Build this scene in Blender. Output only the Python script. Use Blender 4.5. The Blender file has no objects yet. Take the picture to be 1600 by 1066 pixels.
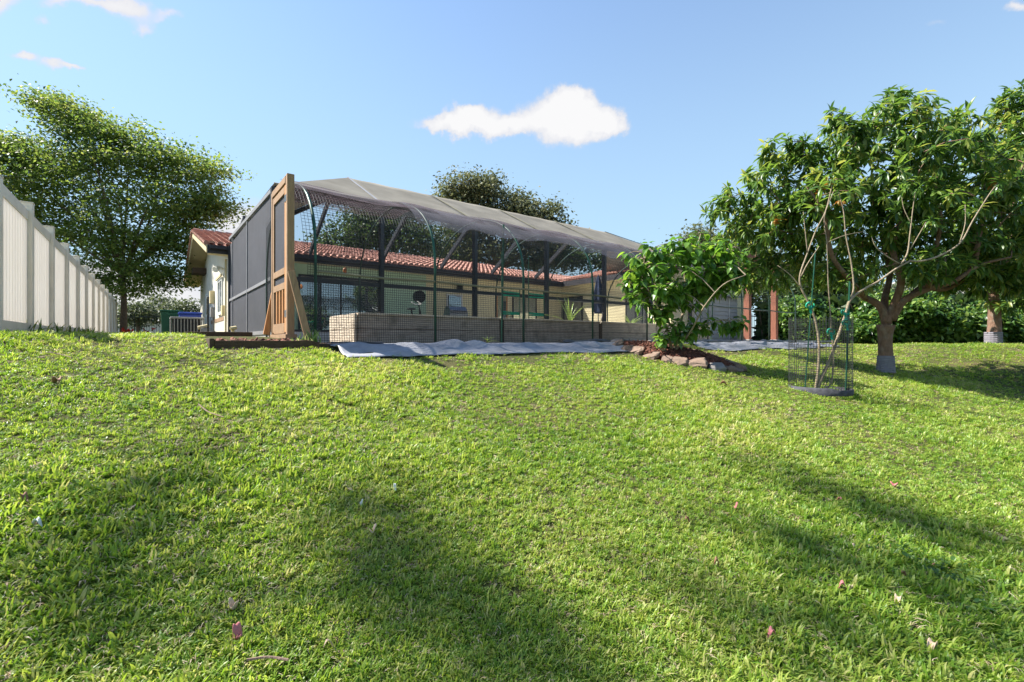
import bpy, math, random
import numpy as np
from mathutils import Vector, Matrix
from mathutils import noise as mnoise

R = math.radians
rng = np.random.default_rng(7)
random.seed(7)
sc = bpy.context.scene

# ------------------------------------------------------------------ camera, sky, sun, exposure
ZC = 1.4                                   # eye height; every z below is measured from the eye and shifted by ZC
F = 730.0 / 1600.0                         # focal length over the frame width
cam_d = bpy.data.cameras.new('camera')
cam_d.sensor_width = 36.0
cam_d.lens = 36.0 * F
cam_d.clip_start = 0.05
cam_d.clip_end = 3000
cam = bpy.data.objects.new('camera', cam_d)
sc.collection.objects.link(cam)
cam.location = (0, 0, ZC)
cam.rotation_euler = (R(90), 0, 0)
sc.camera = cam

SUN_AZ = Vector((-0.985, 0.17)).normalized()
SUN_EL = R(50)
SDIR = Vector((SUN_AZ.x * math.cos(SUN_EL), SUN_AZ.y * math.cos(SUN_EL), math.sin(SUN_EL)))
sun_d = bpy.data.lights.new('sun', 'SUN')
sun_d.energy = 5.0
sun_d.angle = R(0.6)
sun_d.color = (1.0, 0.95, 0.87)
sun = bpy.data.objects.new('sun', sun_d)
sc.collection.objects.link(sun)
sun.rotation_euler = SDIR.to_track_quat('Z', 'Y').to_euler()

sc.view_settings.view_transform = 'Standard'
sc.view_settings.look = 'None'
sc.view_settings.exposure = 1.4
sc.view_settings.gamma = 1.0
sc.view_settings.use_curve_mapping = False
sc.cycles.max_bounces = 7
sc.cycles.transparent_max_bounces = 24
sc.cycles.use_denoising = True


def nd(nt, typ, **kw):
    n = nt.nodes.new(typ)
    for k, v in kw.items():
        if k in n.inputs:
            n.inputs[k].default_value = v
        else:
            setattr(n, k, v)
    return n


def mth(nt, op, a, b=None, c=None, clamp=False):
    n = nt.nodes.new('ShaderNodeMath')
    n.operation = op
    n.use_clamp = clamp
    for i, x in enumerate((a, b, c)):
        if x is None:
            continue
        if isinstance(x, (int, float)):
            n.inputs[i].default_value = x
        else:
            nt.links.new(x, n.inputs[i])
    return n.outputs[0]


def build_world():
    w = bpy.data.worlds.new('World')
    sc.world = w
    w.use_nodes = True
    nt = w.node_tree
    nt.nodes.clear()
    out = nt.nodes.new('ShaderNodeOutputWorld')
    bg = nt.nodes.new('ShaderNodeBackground')
    sky = nt.nodes.new('ShaderNodeTexSky')
    sky.sky_type = 'NISHITA'
    sky.sun_disc = False
    sky.sun_elevation = SUN_EL
    sky.sun_rotation = math.atan2(SUN_AZ.x, SUN_AZ.y)
    sky.air_density = 0.85
    sky.dust_density = 0.1
    sky.ozone_density = 1.6
    bg.inputs['Strength'].default_value = 0.115
    tc = nt.nodes.new('ShaderNodeTexCoord')
    sep = nt.nodes.new('ShaderNodeSeparateXYZ')
    nt.links.new(tc.outputs['Generated'], sep.inputs[0])
    x, y, z = sep.outputs
    # noise that frays the cloud edges
    nz = nt.nodes.new('ShaderNodeTexNoise')
    nz.inputs['Scale'].default_value = 17
    nz.inputs['Detail'].default_value = 9
    nz.inputs['Roughness'].default_value = 0.6
    nt.links.new(tc.outputs['Generated'], nz.inputs['Vector'])
    nz2 = nt.nodes.new('ShaderNodeTexNoise')
    nz2.inputs['Scale'].default_value = 55
    nz2.inputs['Detail'].default_value = 5
    nt.links.new(tc.outputs['Generated'], nz2.inputs['Vector'])
    ys = mth(nt, 'MAXIMUM', y, 0.05)
    nsep = nt.nodes.new('ShaderNodeSeparateXYZ')
    nt.links.new(nz.outputs['Color'], nsep.inputs[0])
    a = mth(nt, 'ADD', mth(nt, 'DIVIDE', x, ys), mth(nt, 'MULTIPLY', mth(nt, 'SUBTRACT', nsep.outputs[0], 0.5), 0.11))
    b = mth(nt, 'ADD', mth(nt, 'DIVIDE', z, ys), mth(nt, 'MULTIPLY', mth(nt, 'SUBTRACT', nsep.outputs[1], 0.5), 0.09))
    # clouds standing over the yard: centre and half-size of each lobe (direction tangents), weight
    blobs = [(700, 194, 46, 13, 1.0), (742, 186, 40, 24, 1.0), (722, 176, 20, 16, .7), (800, 200, 46, 15, 1.0),
             (872, 186, 52, 36, 1.3), (890, 158, 30, 22, 1.0), (925, 190, 44, 24, 1.1), (950, 198, 24, 12, .6),
             (38, 90, 22, 9, .8), (74, 106, 22, 11, .7), (116, 108, 22, 6, .8),
             (0, 8, 26, 26, .8), (76, 30, 20, 12, .5), (110, 2, 60, 10, .6), (190, 8, 50, 18, .75), (222, 40, 20, 14, .6), (262, 22, 30, 10, .5),
             (375, 345, 70, 34, .9), (250, 468, 130, 40, 1.0), (120, 440, 90, 40, .7), (1590, 10, 24, 10, .7), (1470, 35, 30, 8, .35),
             (1540, 425, 60, 30, .8)]
    tot = None
    for (px, py, sx, sy, wgt) in blobs:
        ca, cb = (px - 800) / 730, (533 - py) / 730
        da = mth(nt, 'DIVIDE', mth(nt, 'SUBTRACT', a, ca), sx / 730)
        db = mth(nt, 'DIVIDE', mth(nt, 'SUBTRACT', b, cb), sy / 730)
        d2 = mth(nt, 'ADD', mth(nt, 'MULTIPLY', da, da), mth(nt, 'MULTIPLY', db, db))
        e = mth(nt, 'MULTIPLY', mth(nt, 'EXPONENT', mth(nt, 'MULTIPLY', d2, -1.0)), wgt)
        tot = e if tot is None else mth(nt, 'ADD', tot, e)
    tot = mth(nt, 'MULTIPLY', tot, mth(nt, 'GREATER_THAN', y, 0.05))
    tot = mth(nt, 'ADD', tot, mth(nt, 'MULTIPLY', mth(nt, 'SUBTRACT', nz2.outputs['Fac'], 0.5), 0.22))
    mr = nt.nodes.new('ShaderNodeMapRange')
    mr.interpolation_type = 'SMOOTHSTEP'
    mr.inputs['From Min'].default_value = 0.2
    mr.inputs['From Max'].default_value = 0.72
    nt.links.new(tot, mr.inputs['Value'])
    # the same sort of small clouds all round, seen nowhere in the frame
    nz3 = nt.nodes.new('ShaderNodeTexNoise')
    nz3.inputs['Scale'].default_value = 3.0
    nz3.inputs['Detail'].default_value = 8
    nt.links.new(tc.outputs['Generated'], nz3.inputs['Vector'])
    m3 = nt.nodes.new('ShaderNodeMapRange')
    m3.inputs['From Min'].default_value = 0.6
    m3.inputs['From Max'].default_value = 0.72
    nt.links.new(nz3.outputs['Fac'], m3.inputs['Value'])
    back = mth(nt, 'MULTIPLY', m3.outputs[0], mth(nt, 'LESS_THAN', y, 0.0))
    mask = mth(nt, 'MAXIMUM', mr.outputs[0], back, clamp=True)
    # pale haze in the sky towards the horizon
    hz = nt.nodes.new('ShaderNodeMapRange')
    hz.interpolation_type = 'SMOOTHSTEP'
    hz.inputs['From Min'].default_value = 0.85
    hz.inputs['From Max'].default_value = 0.0
    hz.inputs['To Max'].default_value = 0.85
    nt.links.new(z, hz.inputs['Value'])
    base = nt.nodes.new('ShaderNodeMix')
    base.data_type = 'RGBA'
    base.inputs[7].default_value = (1.65, 2.4, 2.85, 1)
    nt.links.new(hz.outputs[0], base.inputs[0])
    nt.links.new(sky.outputs[0], base.inputs[6])
    mix = nt.nodes.new('ShaderNodeMix')
    mix.data_type = 'RGBA'
    nt.links.new(mask, mix.inputs[0])
    nt.links.new(base.outputs[2], mix.inputs[6])
    cc = nt.nodes.new('ShaderNodeMix')
    cc.data_type = 'RGBA'
    cc.inputs[6].default_value = (2.45, 2.5, 2.75, 1)
    cc.inputs[7].default_value = (3.15, 3.15, 3.18, 1)
    cf = nt.nodes.new('ShaderNodeMapRange')
    cf.inputs['From Min'].default_value = 0.3
    cf.inputs['From Max'].default_value = 1.1
    nt.links.new(tot, cf.inputs['Value'])
    nt.links.new(cf.outputs[0], cc.inputs[0])
    nt.links.new(cc.outputs[2], mix.inputs[7])
    nt.links.new(mix.outputs[2], bg.inputs['Color'])
    nt.links.new(bg.outputs[0], out.inputs[0])


build_world()

# ------------------------------------------------------------------ frames of reference
UX, UY = 0.793, 0.609                      # u runs along the back of the house, v runs away along the fence
def W(u, v, z):
    return (UX * u - UY * v, UY * u + UX * v, z + ZC)
def uv_of(X, Y):
    return UX * X + UY * Y, -UY * X + UX * Y
def U(px, v):
    r = (px - 800) / 730.0
    return v * (UY + UX * r) / (UX - UY * r)
def V(px, u):
    r = (px - 800) / 730.0
    return u * (UX - UY * r) / (UY + UX * r)
def PX(px, py, Y):
    return Vector(((px - 800) / 730.0 * Y, Y, (533 - py) / 730.0 * Y + ZC))

def sstep(a, b, x):
    t = np.clip((x - a) / (b - a), 0, 1)
    return t * t * (3 - 2 * t)

def ground_z(X, Y):
    """height of the lawn (world), vectorised"""
    X = np.asarray(X, float); Y = np.asarray(Y, float)
    u, v = uv_of(X, Y)
    bank = -1.40 + 0.21 * v
    bank = np.maximum(bank, -1.62 + 0.02 * np.clip(v + 1.5, -4, 4))
    pl = 0.062 + (-0.05 - 0.062) * sstep(1.2, 1.75, u)
    k = 0.05
    h = np.clip(0.5 + 0.5 * (pl - bank) / k, 0, 1)
    g = pl * (1 - h) + bank * h - k * h * (1 - h)
    g = g + sstep(9, 14, v) * sstep(1.4, 0.9, u) * 0.06
    w = sstep(14.5, 21, u) * sstep(-3, 1, v)
    g = g * (1 - w) + (-0.14) * w
    lump = 0.012 * np.sin(X * 2.3 + 0.7 * Y) * np.cos(Y * 1.9 - X) + 0.015 * np.sin(X * .9 + 2) * np.sin(Y * 1.1)
    g = g + lump * sstep(6.6, 5.9, v) + 0.03 * np.exp(-((X - 14) ** 2 + (Y - 15.0) ** 2) / 6.0)
    return g + ZC
def gz(X, Y):
    return float(ground_z(X, Y))
def guv(u, v):
    X, Y, _ = W(u, v, 0)
    return gz(X, Y) - ZC

def pxg(px, py):
    """lawn point seen at a pixel of the photograph"""
    lo, hi = .5, 60.0
    r = (px - 800) / 730; s = (533 - py) / 730
    Y_ = .8
    while Y_ < 40:
        if s * Y_ + ZC < gz(r * Y_, Y_): break
        Y_ += .02
    return r * Y_, Y_

# ------------------------------------------------------------------ materials
def new_mat(name):
    m = bpy.data.materials.new(name)
    m.use_nodes = True
    nt = m.node_tree
    nt.nodes.clear()
    return m, nt
def rgba(c):
    return (c[0], c[1], c[2], 1)

def mat(name, col, col2=None, rough=0.7, scale=6.0, stretch=(1, 1, 1), bump=0.15, metal=0.0, alpha=None, spec=0.4,
        detail=5, island=0.0, fine=None, dirt=None, alpha_noise=None, coord='Object'):
    m, nt = new_mat(name)
    out = nt.nodes.new('ShaderNodeOutputMaterial')
    p = nt.nodes.new('ShaderNodeBsdfPrincipled')
    p.inputs['Roughness'].default_value = rough
    p.inputs['Metallic'].default_value = metal
    p.inputs['Specular IOR Level'].default_value = spec
    tc = nt.nodes.new('ShaderNodeTexCoord')
    mp = nt.nodes.new('ShaderNodeMapping')
    mp.inputs['Scale'].default_value = stretch
    nt.links.new(tc.outputs[coord], mp.inputs[0])
    nz = nt.nodes.new('ShaderNodeTexNoise')
    nz.inputs['Scale'].default_value = scale
    nz.inputs['Detail'].default_value = detail
    nz.inputs['Roughness'].default_value = 0.62
    nt.links.new(mp.outputs[0], nz.inputs['Vector'])
    if col2 is None:
        col2 = tuple(c * 0.72 for c in col)
    cr = nt.nodes.new('ShaderNodeValToRGB')
    cr.color_ramp.elements[0].position = 0.32
    cr.color_ramp.elements[1].position = 0.68
    cr.color_ramp.elements[0].color = rgba(col2)
    cr.color_ramp.elements[1].color = rgba(col)
    nt.links.new(nz.outputs['Fac'], cr.inputs[0])
    c = cr.outputs[0]
    if dirt:
        n2 = nd(nt, 'ShaderNodeTexNoise', Scale=dirt[1], Detail=8.0)
        nt.links.new(tc.outputs[coord], n2.inputs['Vector'])
        r2 = nd(nt, 'ShaderNodeMapRange')
        r2.inputs['From Min'].default_value = 0.5
        r2.inputs['From Max'].default_value = 0.75
        r2.inputs['To Max'].default_value = dirt[2]
        nt.links.new(n2.outputs['Fac'], r2.inputs['Value'])
        mx = nt.nodes.new('ShaderNodeMix'); mx.data_type = 'RGBA'
        nt.links.new(r2.outputs[0], mx.inputs[0]); nt.links.new(c, mx.inputs[6]); mx.inputs[7].default_value = rgba(dirt[0])
        c = mx.outputs[2]
    if island:
        ge = nt.nodes.new('ShaderNodeNewGeometry')
        hs = nt.nodes.new('ShaderNodeHueSaturation')
        nt.links.new(mth(nt, 'ADD', mth(nt, 'MULTIPLY', ge.outputs['Random Per Island'], island * 2), 1 - island), hs.inputs['Value'])
        nt.links.new(c, hs.inputs['Color'])
        c = hs.outputs[0]
    nt.links.new(c, p.inputs['Base Color'])
    if bump:
        bp = nt.nodes.new('ShaderNodeBump')
        bp.inputs['Strength'].default_value = min(1, bump * 2)
        bp.inputs['Distance'].default_value = 0.02
        if fine:
            n3 = nd(nt, 'ShaderNodeTexNoise', Scale=fine, Detail=6.0)
            nt.links.new(mp.outputs[0], n3.inputs['Vector'])
            nt.links.new(n3.outputs['Fac'], bp.inputs['Height'])
        else:
            nt.links.new(nz.outputs['Fac'], bp.inputs['Height'])
        nt.links.new(bp.outputs[0], p.inputs['Normal'])
    if alpha is not None:
        if alpha_noise:
            n4 = nd(nt, 'ShaderNodeTexNoise', Scale=alpha_noise[0], Detail=6.0)
            nt.links.new(tc.outputs[coord], n4.inputs['Vector'])
            r4 = nd(nt, 'ShaderNodeMapRange')
            r4.inputs['From Min'].default_value = 0.3
            r4.inputs['From Max'].default_value = 0.7
            r4.inputs['To Min'].default_value = alpha_noise[1]
            r4.inputs['To Max'].default_value = alpha_noise[2]
            nt.links.new(n4.outputs['Fac'], r4.inputs['Value'])
            nt.links.new(r4.outputs[0], p.inputs['Alpha'])
        else:
            p.inputs['Alpha'].default_value = alpha
    nt.links.new(p.outputs[0], out.inputs[0])
    return m

def leaf_mat(name, cols, trans=0.4, rough=0.45, per='island', sat=1.1, big=None):
    """cols: list of colours of single leaves; every leaf draws its own"""
    m, nt = new_mat(name)
    out = nt.nodes.new('ShaderNodeOutputMaterial')
    p = nt.nodes.new('ShaderNodeBsdfPrincipled')
    p.inputs['Roughness'].default_value = rough
    p.inputs['Specular IOR Level'].default_value = 0.45
    tr = nt.nodes.new('ShaderNodeBsdfTranslucent')
    mx = nt.nodes.new('ShaderNodeMixShader')
    mx.inputs[0].default_value = trans
    cr = nt.nodes.new('ShaderNodeValToRGB')
    cr.color_ramp.interpolation = 'LINEAR'
    els = cr.color_ramp.elements
    while len(els) < len(cols):
        els.new(0.5)
    for i, c in enumerate(cols):
        els[i].position = i / (len(cols) - 1)
        els[i].color = rgba(c)
    if per == 'island':
        g = nt.nodes.new('ShaderNodeNewGeometry')
        rnd = g.outputs['Random Per Island']
    else:
        g = nt.nodes.new('ShaderNodeObjectInfo')
        rnd = g.outputs['Random']
        g2 = nt.nodes.new('ShaderNodeNewGeometry')
        rnd = mth(nt, 'FRACT', mth(nt, 'ADD', mth(nt, 'MULTIPLY', rnd, 0.55), mth(nt, 'MULTIPLY', g2.outputs['Random Per Island'], 0.45)))
    if big:
        g3 = nt.nodes.new('ShaderNodeNewGeometry')
        nz = nd(nt, 'ShaderNodeTexNoise', Scale=big[0], Detail=4.0)
        nt.links.new(g3.outputs['Position'], nz.inputs['Vector'])
        mr = nd(nt, 'ShaderNodeMapRange')
        mr.inputs['From Min'].default_value = 0.3
        mr.inputs['From Max'].default_value = 0.7
        mr.inputs['To Min'].default_value = -big[1]
        mr.inputs['To Max'].default_value = big[1]
        nt.links.new(nz.outputs['Fac'], mr.inputs['Value'])
        rnd = mth(nt, 'ADD', rnd, mr.outputs[0], clamp=True)
    nt.links.new(rnd, cr.inputs[0])
    nt.links.new(cr.outputs[0], p.inputs['Base Color'])
    hs = nt.nodes.new('ShaderNodeHueSaturation')
    hs.inputs['Hue'].default_value = 0.485
    hs.inputs['Saturation'].default_value = sat
    hs.inputs['Value'].default_value = 1.5
    nt.links.new(cr.outputs[0], hs.inputs['Color'])
    nt.links.new(hs.outputs[0], tr.inputs['Color'])
    nt.links.new(p.outputs[0], mx.inputs[1])
    nt.links.new(tr.outputs[0], mx.inputs[2])
    nt.links.new(mx.outputs[0], out.inputs[0])
    return m

M = {}
M['vinyl'] = mat('white_vinyl', (.86, .76, .62), (.80, .70, .56), rough=.35, scale=3, bump=.03, dirt=((.42, .37, .28), 4.0, .2))
M['vinyl_panel'] = leaf_mat('vinyl_panel', [(.78, .75, .70), (.73, .70, .65)], trans=.42, sat=.9, rough=.35)
M['timber'] = mat('weathered_cedar', (.38, .24, .135), (.27, .165, .095), rough=.8, scale=7, stretch=(6, 6, .6), bump=.3, dirt=((.16, .10, .06), 3.5, .5))
M['timber_red'] = mat('orange_cedar', (.58, .29, .12), (.45, .21, .085), rough=.8, scale=7, stretch=(6, 6, .6), bump=.3)
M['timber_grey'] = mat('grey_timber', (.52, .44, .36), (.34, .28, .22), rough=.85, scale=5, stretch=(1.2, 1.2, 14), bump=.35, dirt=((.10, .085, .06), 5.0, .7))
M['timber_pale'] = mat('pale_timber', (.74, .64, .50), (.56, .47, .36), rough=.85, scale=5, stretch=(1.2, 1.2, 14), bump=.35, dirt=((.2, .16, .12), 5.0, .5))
M['timber_dark'] = mat('dark_edging', (.10, .065, .04), (.055, .035, .02), rough=.9, scale=8, stretch=(2, 2, 10), bump=.4)
M['redwood'] = mat('red_post', (.25, .095, .055), (.18, .065, .04), rough=.75, scale=6, stretch=(5, 5, .8), bump=.2)
M['bronze'] = mat('dark_bronze', (.030, .030, .034), (.022, .022, .026), rough=.45, scale=4, bump=.02, spec=.5)
M['rail_light'] = mat('aluminium_sheen', (.27, .27, .28), (.22, .22, .23), rough=.5, scale=4, bump=.02)  # light reflecting off the side rails is put into this paler colour
M['green_pipe'] = mat('green_pipe', (.012, .085, .05), (.01, .06, .035), rough=.4, scale=8, bump=.03)
M['dark_pipe'] = mat('dark_green_pipe', (.035, .07, .055), (.02, .045, .035), rough=.5, scale=8, bump=.03)
M['tan_pipe'] = mat('faded_pipe', (.20, .19, .12), (.13, .12, .08), rough=.6, scale=8, bump=.05)
M['net'] = mat('black_net', (.028, .032, .034), (.02, .022, .022), rough=.6, bump=0)
M['net_purple'] = mat('purple_net', (.16, .10, .12), (.10, .06, .08), rough=.8, bump=0)
M['veil'] = mat('purple_veil', (.10, .075, .09), (.06, .04, .05), rough=.9, bump=0, alpha=.5, alpha_noise=(2.2, .15, .75), scale=3)
M['veil_soft'] = mat('grey_veil', (.16, .15, .17), (.11, .10, .12), rough=.9, bump=0, alpha=.4, alpha_noise=(1.3, .2, .58), scale=3)
M['screen'] = mat('grey_screen', (.055, .058, .072), (.045, .047, .058), rough=.75, bump=0, alpha=.86, alpha_noise=(.8, .80, .93))
M['screen_thin'] = mat('thin_screen', (.05, .055, .06), rough=.8, bump=0, alpha=.16)
M['shade'] = mat('shade_cloth', (.235, .22, .19), (.19, .18, .155), rough=.95, scale=1.2, bump=.1, fine=40, dirt=((.13, .125, .10), 1.6, .45))
M['shade'] = leaf_mat('shade_cloth', [(.185, .172, .142), (.225, .21, .175), (.28, .262, .22)], trans=.36, rough=.95, big=(1.3, .5))
M['stucco_y'] = mat('yellow_stucco', (.82, .73, .46), (.77, .68, .42), rough=.9, scale=3, bump=.2, fine=60, dirt=((.55, .45, .26), 1.5, .3))
M['stucco_bounce'] = mat('green_bounce_stucco', (.55, .74, .52), (.50, .68, .47), rough=.9, scale=3, bump=.2, fine=60)  # yellow wall with green bounce light painted into the colour
M['stucco_w'] = mat('cream_stucco', (.66, .63, .54), (.60, .57, .48), rough=.9, scale=3, bump=.2, fine=60, dirt=((.4, .36, .28), 2.5, .3))
M['soffit'] = mat('cream_soffit', (.62, .52, .30), (.55, .46, .27), rough=.8, scale=3, bump=.02)
M['fascia'] = mat('brown_fascia', (.045, .04, .045), (.03, .028, .03), rough=.6, scale=4, bump=.03)
M['tile'] = mat('clay_tile', (.50, .26, .19), (.38, .18, .13), rough=.75, scale=9, bump=.15, island=.18, dirt=((.16, .09, .07), 6, .4))
M['siding'] = mat('grey_siding', (.42, .41, .40), (.37, .36, .35), rough=.75, scale=3, bump=.04)
M['glass'] = mat('mirror_film_glass', (.40, .44, .46), (.36, .40, .42), rough=.03, scale=2, bump=0, metal=.85)
M['white'] = mat('white_paint', (.72, .72, .68), (.66, .66, .62), rough=.5, bump=.03)
M['black'] = mat('black_plastic', (.015, .015, .016), (.01, .01, .011), rough=.4, bump=.02)
M['steel'] = mat('steel', (.35, .36, .38), (.25, .26, .28), rough=.3, metal=.8, bump=.02)
M['fabric'] = mat('ground_cloth', (.30, .305, .335), (.19, .195, .215), rough=.62, scale=3.5, bump=.35, spec=.6, dirt=((.36, .34, .30), 3.0, .45))  # grey stands for sheen on black cloth; pale patches mix sheen and soil
M['liner'] = mat('black_liner', (.018, .02, .024), (.012, .013, .016), rough=.35, scale=6, bump=.3, spec=.6)
M['deck'] = mat('pale_paving', (.55, .54, .52), (.46, .45, .43), rough=.9, scale=5, bump=.15)
M['soil'] = mat('brown_soil', (.14, .085, .055), (.08, .05, .03), rough=.95, scale=14, bump=.6)
M['mulch'] = mat('red_mulch', (.17, .065, .04), (.09, .035, .022), rough=.9, scale=14, bump=.4, island=.5)
M['stone'] = mat('edging_stone', (.27, .18, .125), (.15, .11, .085), rough=.9, scale=9, bump=.7, dirt=((.10, .09, .08), 7, .6))
M['stone_grey'] = mat('grey_stone', (.26, .24, .225), (.15, .135, .125), rough=.9, scale=9, bump=.7)
M['bark'] = mat('grey_bark', (.24, .17, .12), (.12, .085, .06), rough=.9, scale=9, stretch=(3, 3, .8), bump=.7)
M['bark_red'] = mat('mango_bark', (.25, .145, .095), (.13, .075, .05), rough=.9, scale=8, stretch=(3, 3, 1), bump=.6, dirt=((.26, .23, .18), 6, .6))
M['bark_pale'] = mat('pale_bark', (.34, .27, .18), (.20, .155, .105), rough=.85, scale=14, stretch=(2, 2, 1), bump=.4)
M['twig'] = mat('twig_bark', (.30, .20, .15), (.18, .12, .09), rough=.9, scale=12, bump=.3)
M['wrap'] = mat('trunk_wrap', (.26, .24, .27), (.14, .13, .15), rough=.8, scale=6, stretch=(1, 1, 9), bump=.5)
M['tape'] = mat('green_tape', (.0, .36, .22), (.0, .24, .15), rough=.45, bump=.1)
M['bin_green'] = mat('green_bin', (.015, .10, .05), (.012, .08, .04), rough=.45, bump=.03)
M['bin_blue'] = mat('blue_lid', (.03, .07, .38), (.02, .05, .28), rough=.4, bump=.03)
M['ac'] = mat('grey_metal', (.34, .33, .31), (.25, .24, .23), rough=.6, bump=.05)
M['brick_red'] = mat('red_petal', (.55, .05, .03), (.4, .03, .02), rough=.6, bump=.05)
M['pink'] = mat('fallen_bract', (.42, .09, .12), (.50, .22, .20), rough=.6, scale=20, bump=.1)
M['deadleaf'] = mat('dead_leaf', (.34, .18, .10), (.2, .10, .06), rough=.7, scale=20, bump=.2)
M['palebract'] = mat('pale_dry_leaf', (.62, .47, .33), (.5, .36, .25), rough=.7, scale=20, bump=.2)
M['rim'] = mat('dusty_rim', (.07, .07, .085), (.03, .03, .035), rough=.8, scale=12, bump=.2)
M['navy'] = mat('navy_canvas', (.02, .035, .08), (.015, .025, .06), rough=.9, bump=.1)
M['picket'] = mat('dark_picket', (.02, .025, .028), rough=.6, bump=.02)
M['orange'] = mat('orange_lamp', (.6, .2, .05), rough=.5, bump=0)

M['lf_mango'] = leaf_mat('mango_leaves', [(.04, .09, .026), (.065, .14, .03), (.10, .19, .04), (.16, .25, .05), (.28, .31, .08)], trans=.48, rough=.36, big=(.9, .22))
M['lf_bush'] = leaf_mat('bush_leaves', [(.05, .10, .02), (.08, .19, .034), (.13, .26, .045), (.22, .36, .06)], trans=.46, rough=.28, per='object')
M['lf_bush_i'] = leaf_mat('bush_leaves_small', [(.05, .10, .02), (.08, .19, .034), (.13, .26, .045), (.22, .36, .06)], trans=.46, rough=.28)
M['lf_mango_o'] = leaf_mat('mango_leaf_single', [(.05, .11, .03), (.085, .17, .035), (.13, .23, .045), (.21, .30, .06)], trans=.48, rough=.34, per='object')
M['lf_left'] = leaf_mat('shade_tree_leaves', [(.06, .11, .03), (.10, .165, .036), (.15, .22, .05), (.24, .28, .08)], trans=.5, rough=.5, big=(.5, .25))
M['lf_oak'] = leaf_mat('oak_leaves', [(.07, .09, .045), (.11, .13, .06), (.17, .18, .09)], trans=.35, rough=.6, big=(.6, .2))
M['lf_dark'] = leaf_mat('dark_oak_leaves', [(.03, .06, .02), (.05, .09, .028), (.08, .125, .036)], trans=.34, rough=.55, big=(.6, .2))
M['lf_hedge'] = leaf_mat('hedge_leaves', [(.03, .08, .02), (.06, .14, .028), (.12, .22, .04), (.26, .36, .09)], trans=.42, rough=.35, big=(1.3, .3))
M['lf_far'] = leaf_mat('far_leaves', [(.04, .06, .03), (.07, .10, .04), (.13, .15, .07)], trans=.3, rough=.6, big=(.8, .2))
M['lf_dry'] = leaf_mat('dry_leaves', [(.35, .12, .04), (.4, .2, .05), (.3, .25, .06)], trans=.35, rough=.6)
M['lf_aloe'] = leaf_mat('strap_leaves', [(.12, .24, .05), (.22, .34, .09), (.42, .46, .22)], trans=.35, rough=.4)
M['grass'] = leaf_mat('grass_blades', [(.088, .188, .022), (.145, .275, .030), (.235, .350, .046), (.34, .41, .08), (.49, .46, .19)], trans=.46, rough=.42, sat=1.05, per='object', big=(.55, .20))
M['straw'] = leaf_mat('straw_blades', [(.24, .15, .09), (.40, .29, .19), (.52, .44, .30), (.26, .25, .10)], trans=.2, rough=.7, per='object')

def lawn_material():
    m, nt = new_mat('lawn_soil_and_thatch')
    out = nt.nodes.new('ShaderNodeOutputMaterial')
    p = nt.nodes.new('ShaderNodeBsdfPrincipled')
    p.inputs['Roughness'].default_value = .95
    p.inputs['Specular IOR Level'].default_value = .15
    g = nt.nodes.new('ShaderNodeNewGeometry')
    n1 = nd(nt, 'ShaderNodeTexNoise', Scale=38.0, Detail=8.0, Roughness=.7)
    n2 = nd(nt, 'ShaderNodeTexNoise', Scale=1.1, Detail=6.0)
    nt.links.new(g.outputs['Position'], n1.inputs['Vector'])
    nt.links.new(g.outputs['Position'], n2.inputs['Vector'])
    cr = nt.nodes.new('ShaderNodeValToRGB')
    e = cr.color_ramp.elements
    e[0].position = .30; e[0].color = (.028, .024, .012, 1)
    e[1].position = .74; e[1].color = (.17, .17, .055, 1)
    x = e.new(.5); x.color = (.065, .07, .022, 1)
    nt.links.new(n1.outputs['Fac'], cr.inputs[0])
    mr = nd(nt, 'ShaderNodeMapRange')
    mr.inputs['From Min'].default_value = .48
    mr.inputs['From Max'].default_value = .70
    mr.inputs['To Max'].default_value = .5
    nt.links.new(n2.outputs['Fac'], mr.inputs['Value'])
    mx = nt.nodes.new('ShaderNodeMix'); mx.data_type = 'RGBA'
    nt.links.new(mr.outputs[0], mx.inputs[0]); nt.links.new(cr.outputs[0], mx.inputs[6])
    mx.inputs[7].default_value = (.15, .115, .055, 1)
    nt.links.new(mx.outputs[2], p.inputs['Base Color'])
    bp = nt.nodes.new('ShaderNodeBump')
    bp.inputs['Strength'].default_value = .9
    bp.inputs['Distance'].default_value = .03
    nt.links.new(n1.outputs['Fac'], bp.inputs['Height'])
    nt.links.new(bp.outputs[0], p.inputs['Normal'])
    nt.links.new(p.outputs[0], out.inputs[0])
    return m
M['lawn'] = lawn_material()

# ------------------------------------------------------------------ object helpers
def tag(o, label=None, cat=None, group=None, kind=None):
    if label: o['label'] = label
    if cat: o['category'] = cat
    if group: o['group'] = group
    if kind: o['kind'] = kind
    return o

def thing(name, loc, label, cat, group=None):
    o = bpy.data.objects.new(name, None)
    o.empty_display_size = .1
    sc.collection.objects.link(o)
    o.location = loc
    return tag(o, label, cat, group)

def wloc(o):
    v = Vector((0, 0, 0))
    while o is not None:
        v += o.location
        o = o.parent
    return v

def link_obj(name, me, parent=None, loc=None):
    o = bpy.data.objects.new(name, me)
    sc.collection.objects.link(o)
    if parent is not None:
        o.parent = parent
    if loc is not None:
        o.location = loc
    return o

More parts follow.
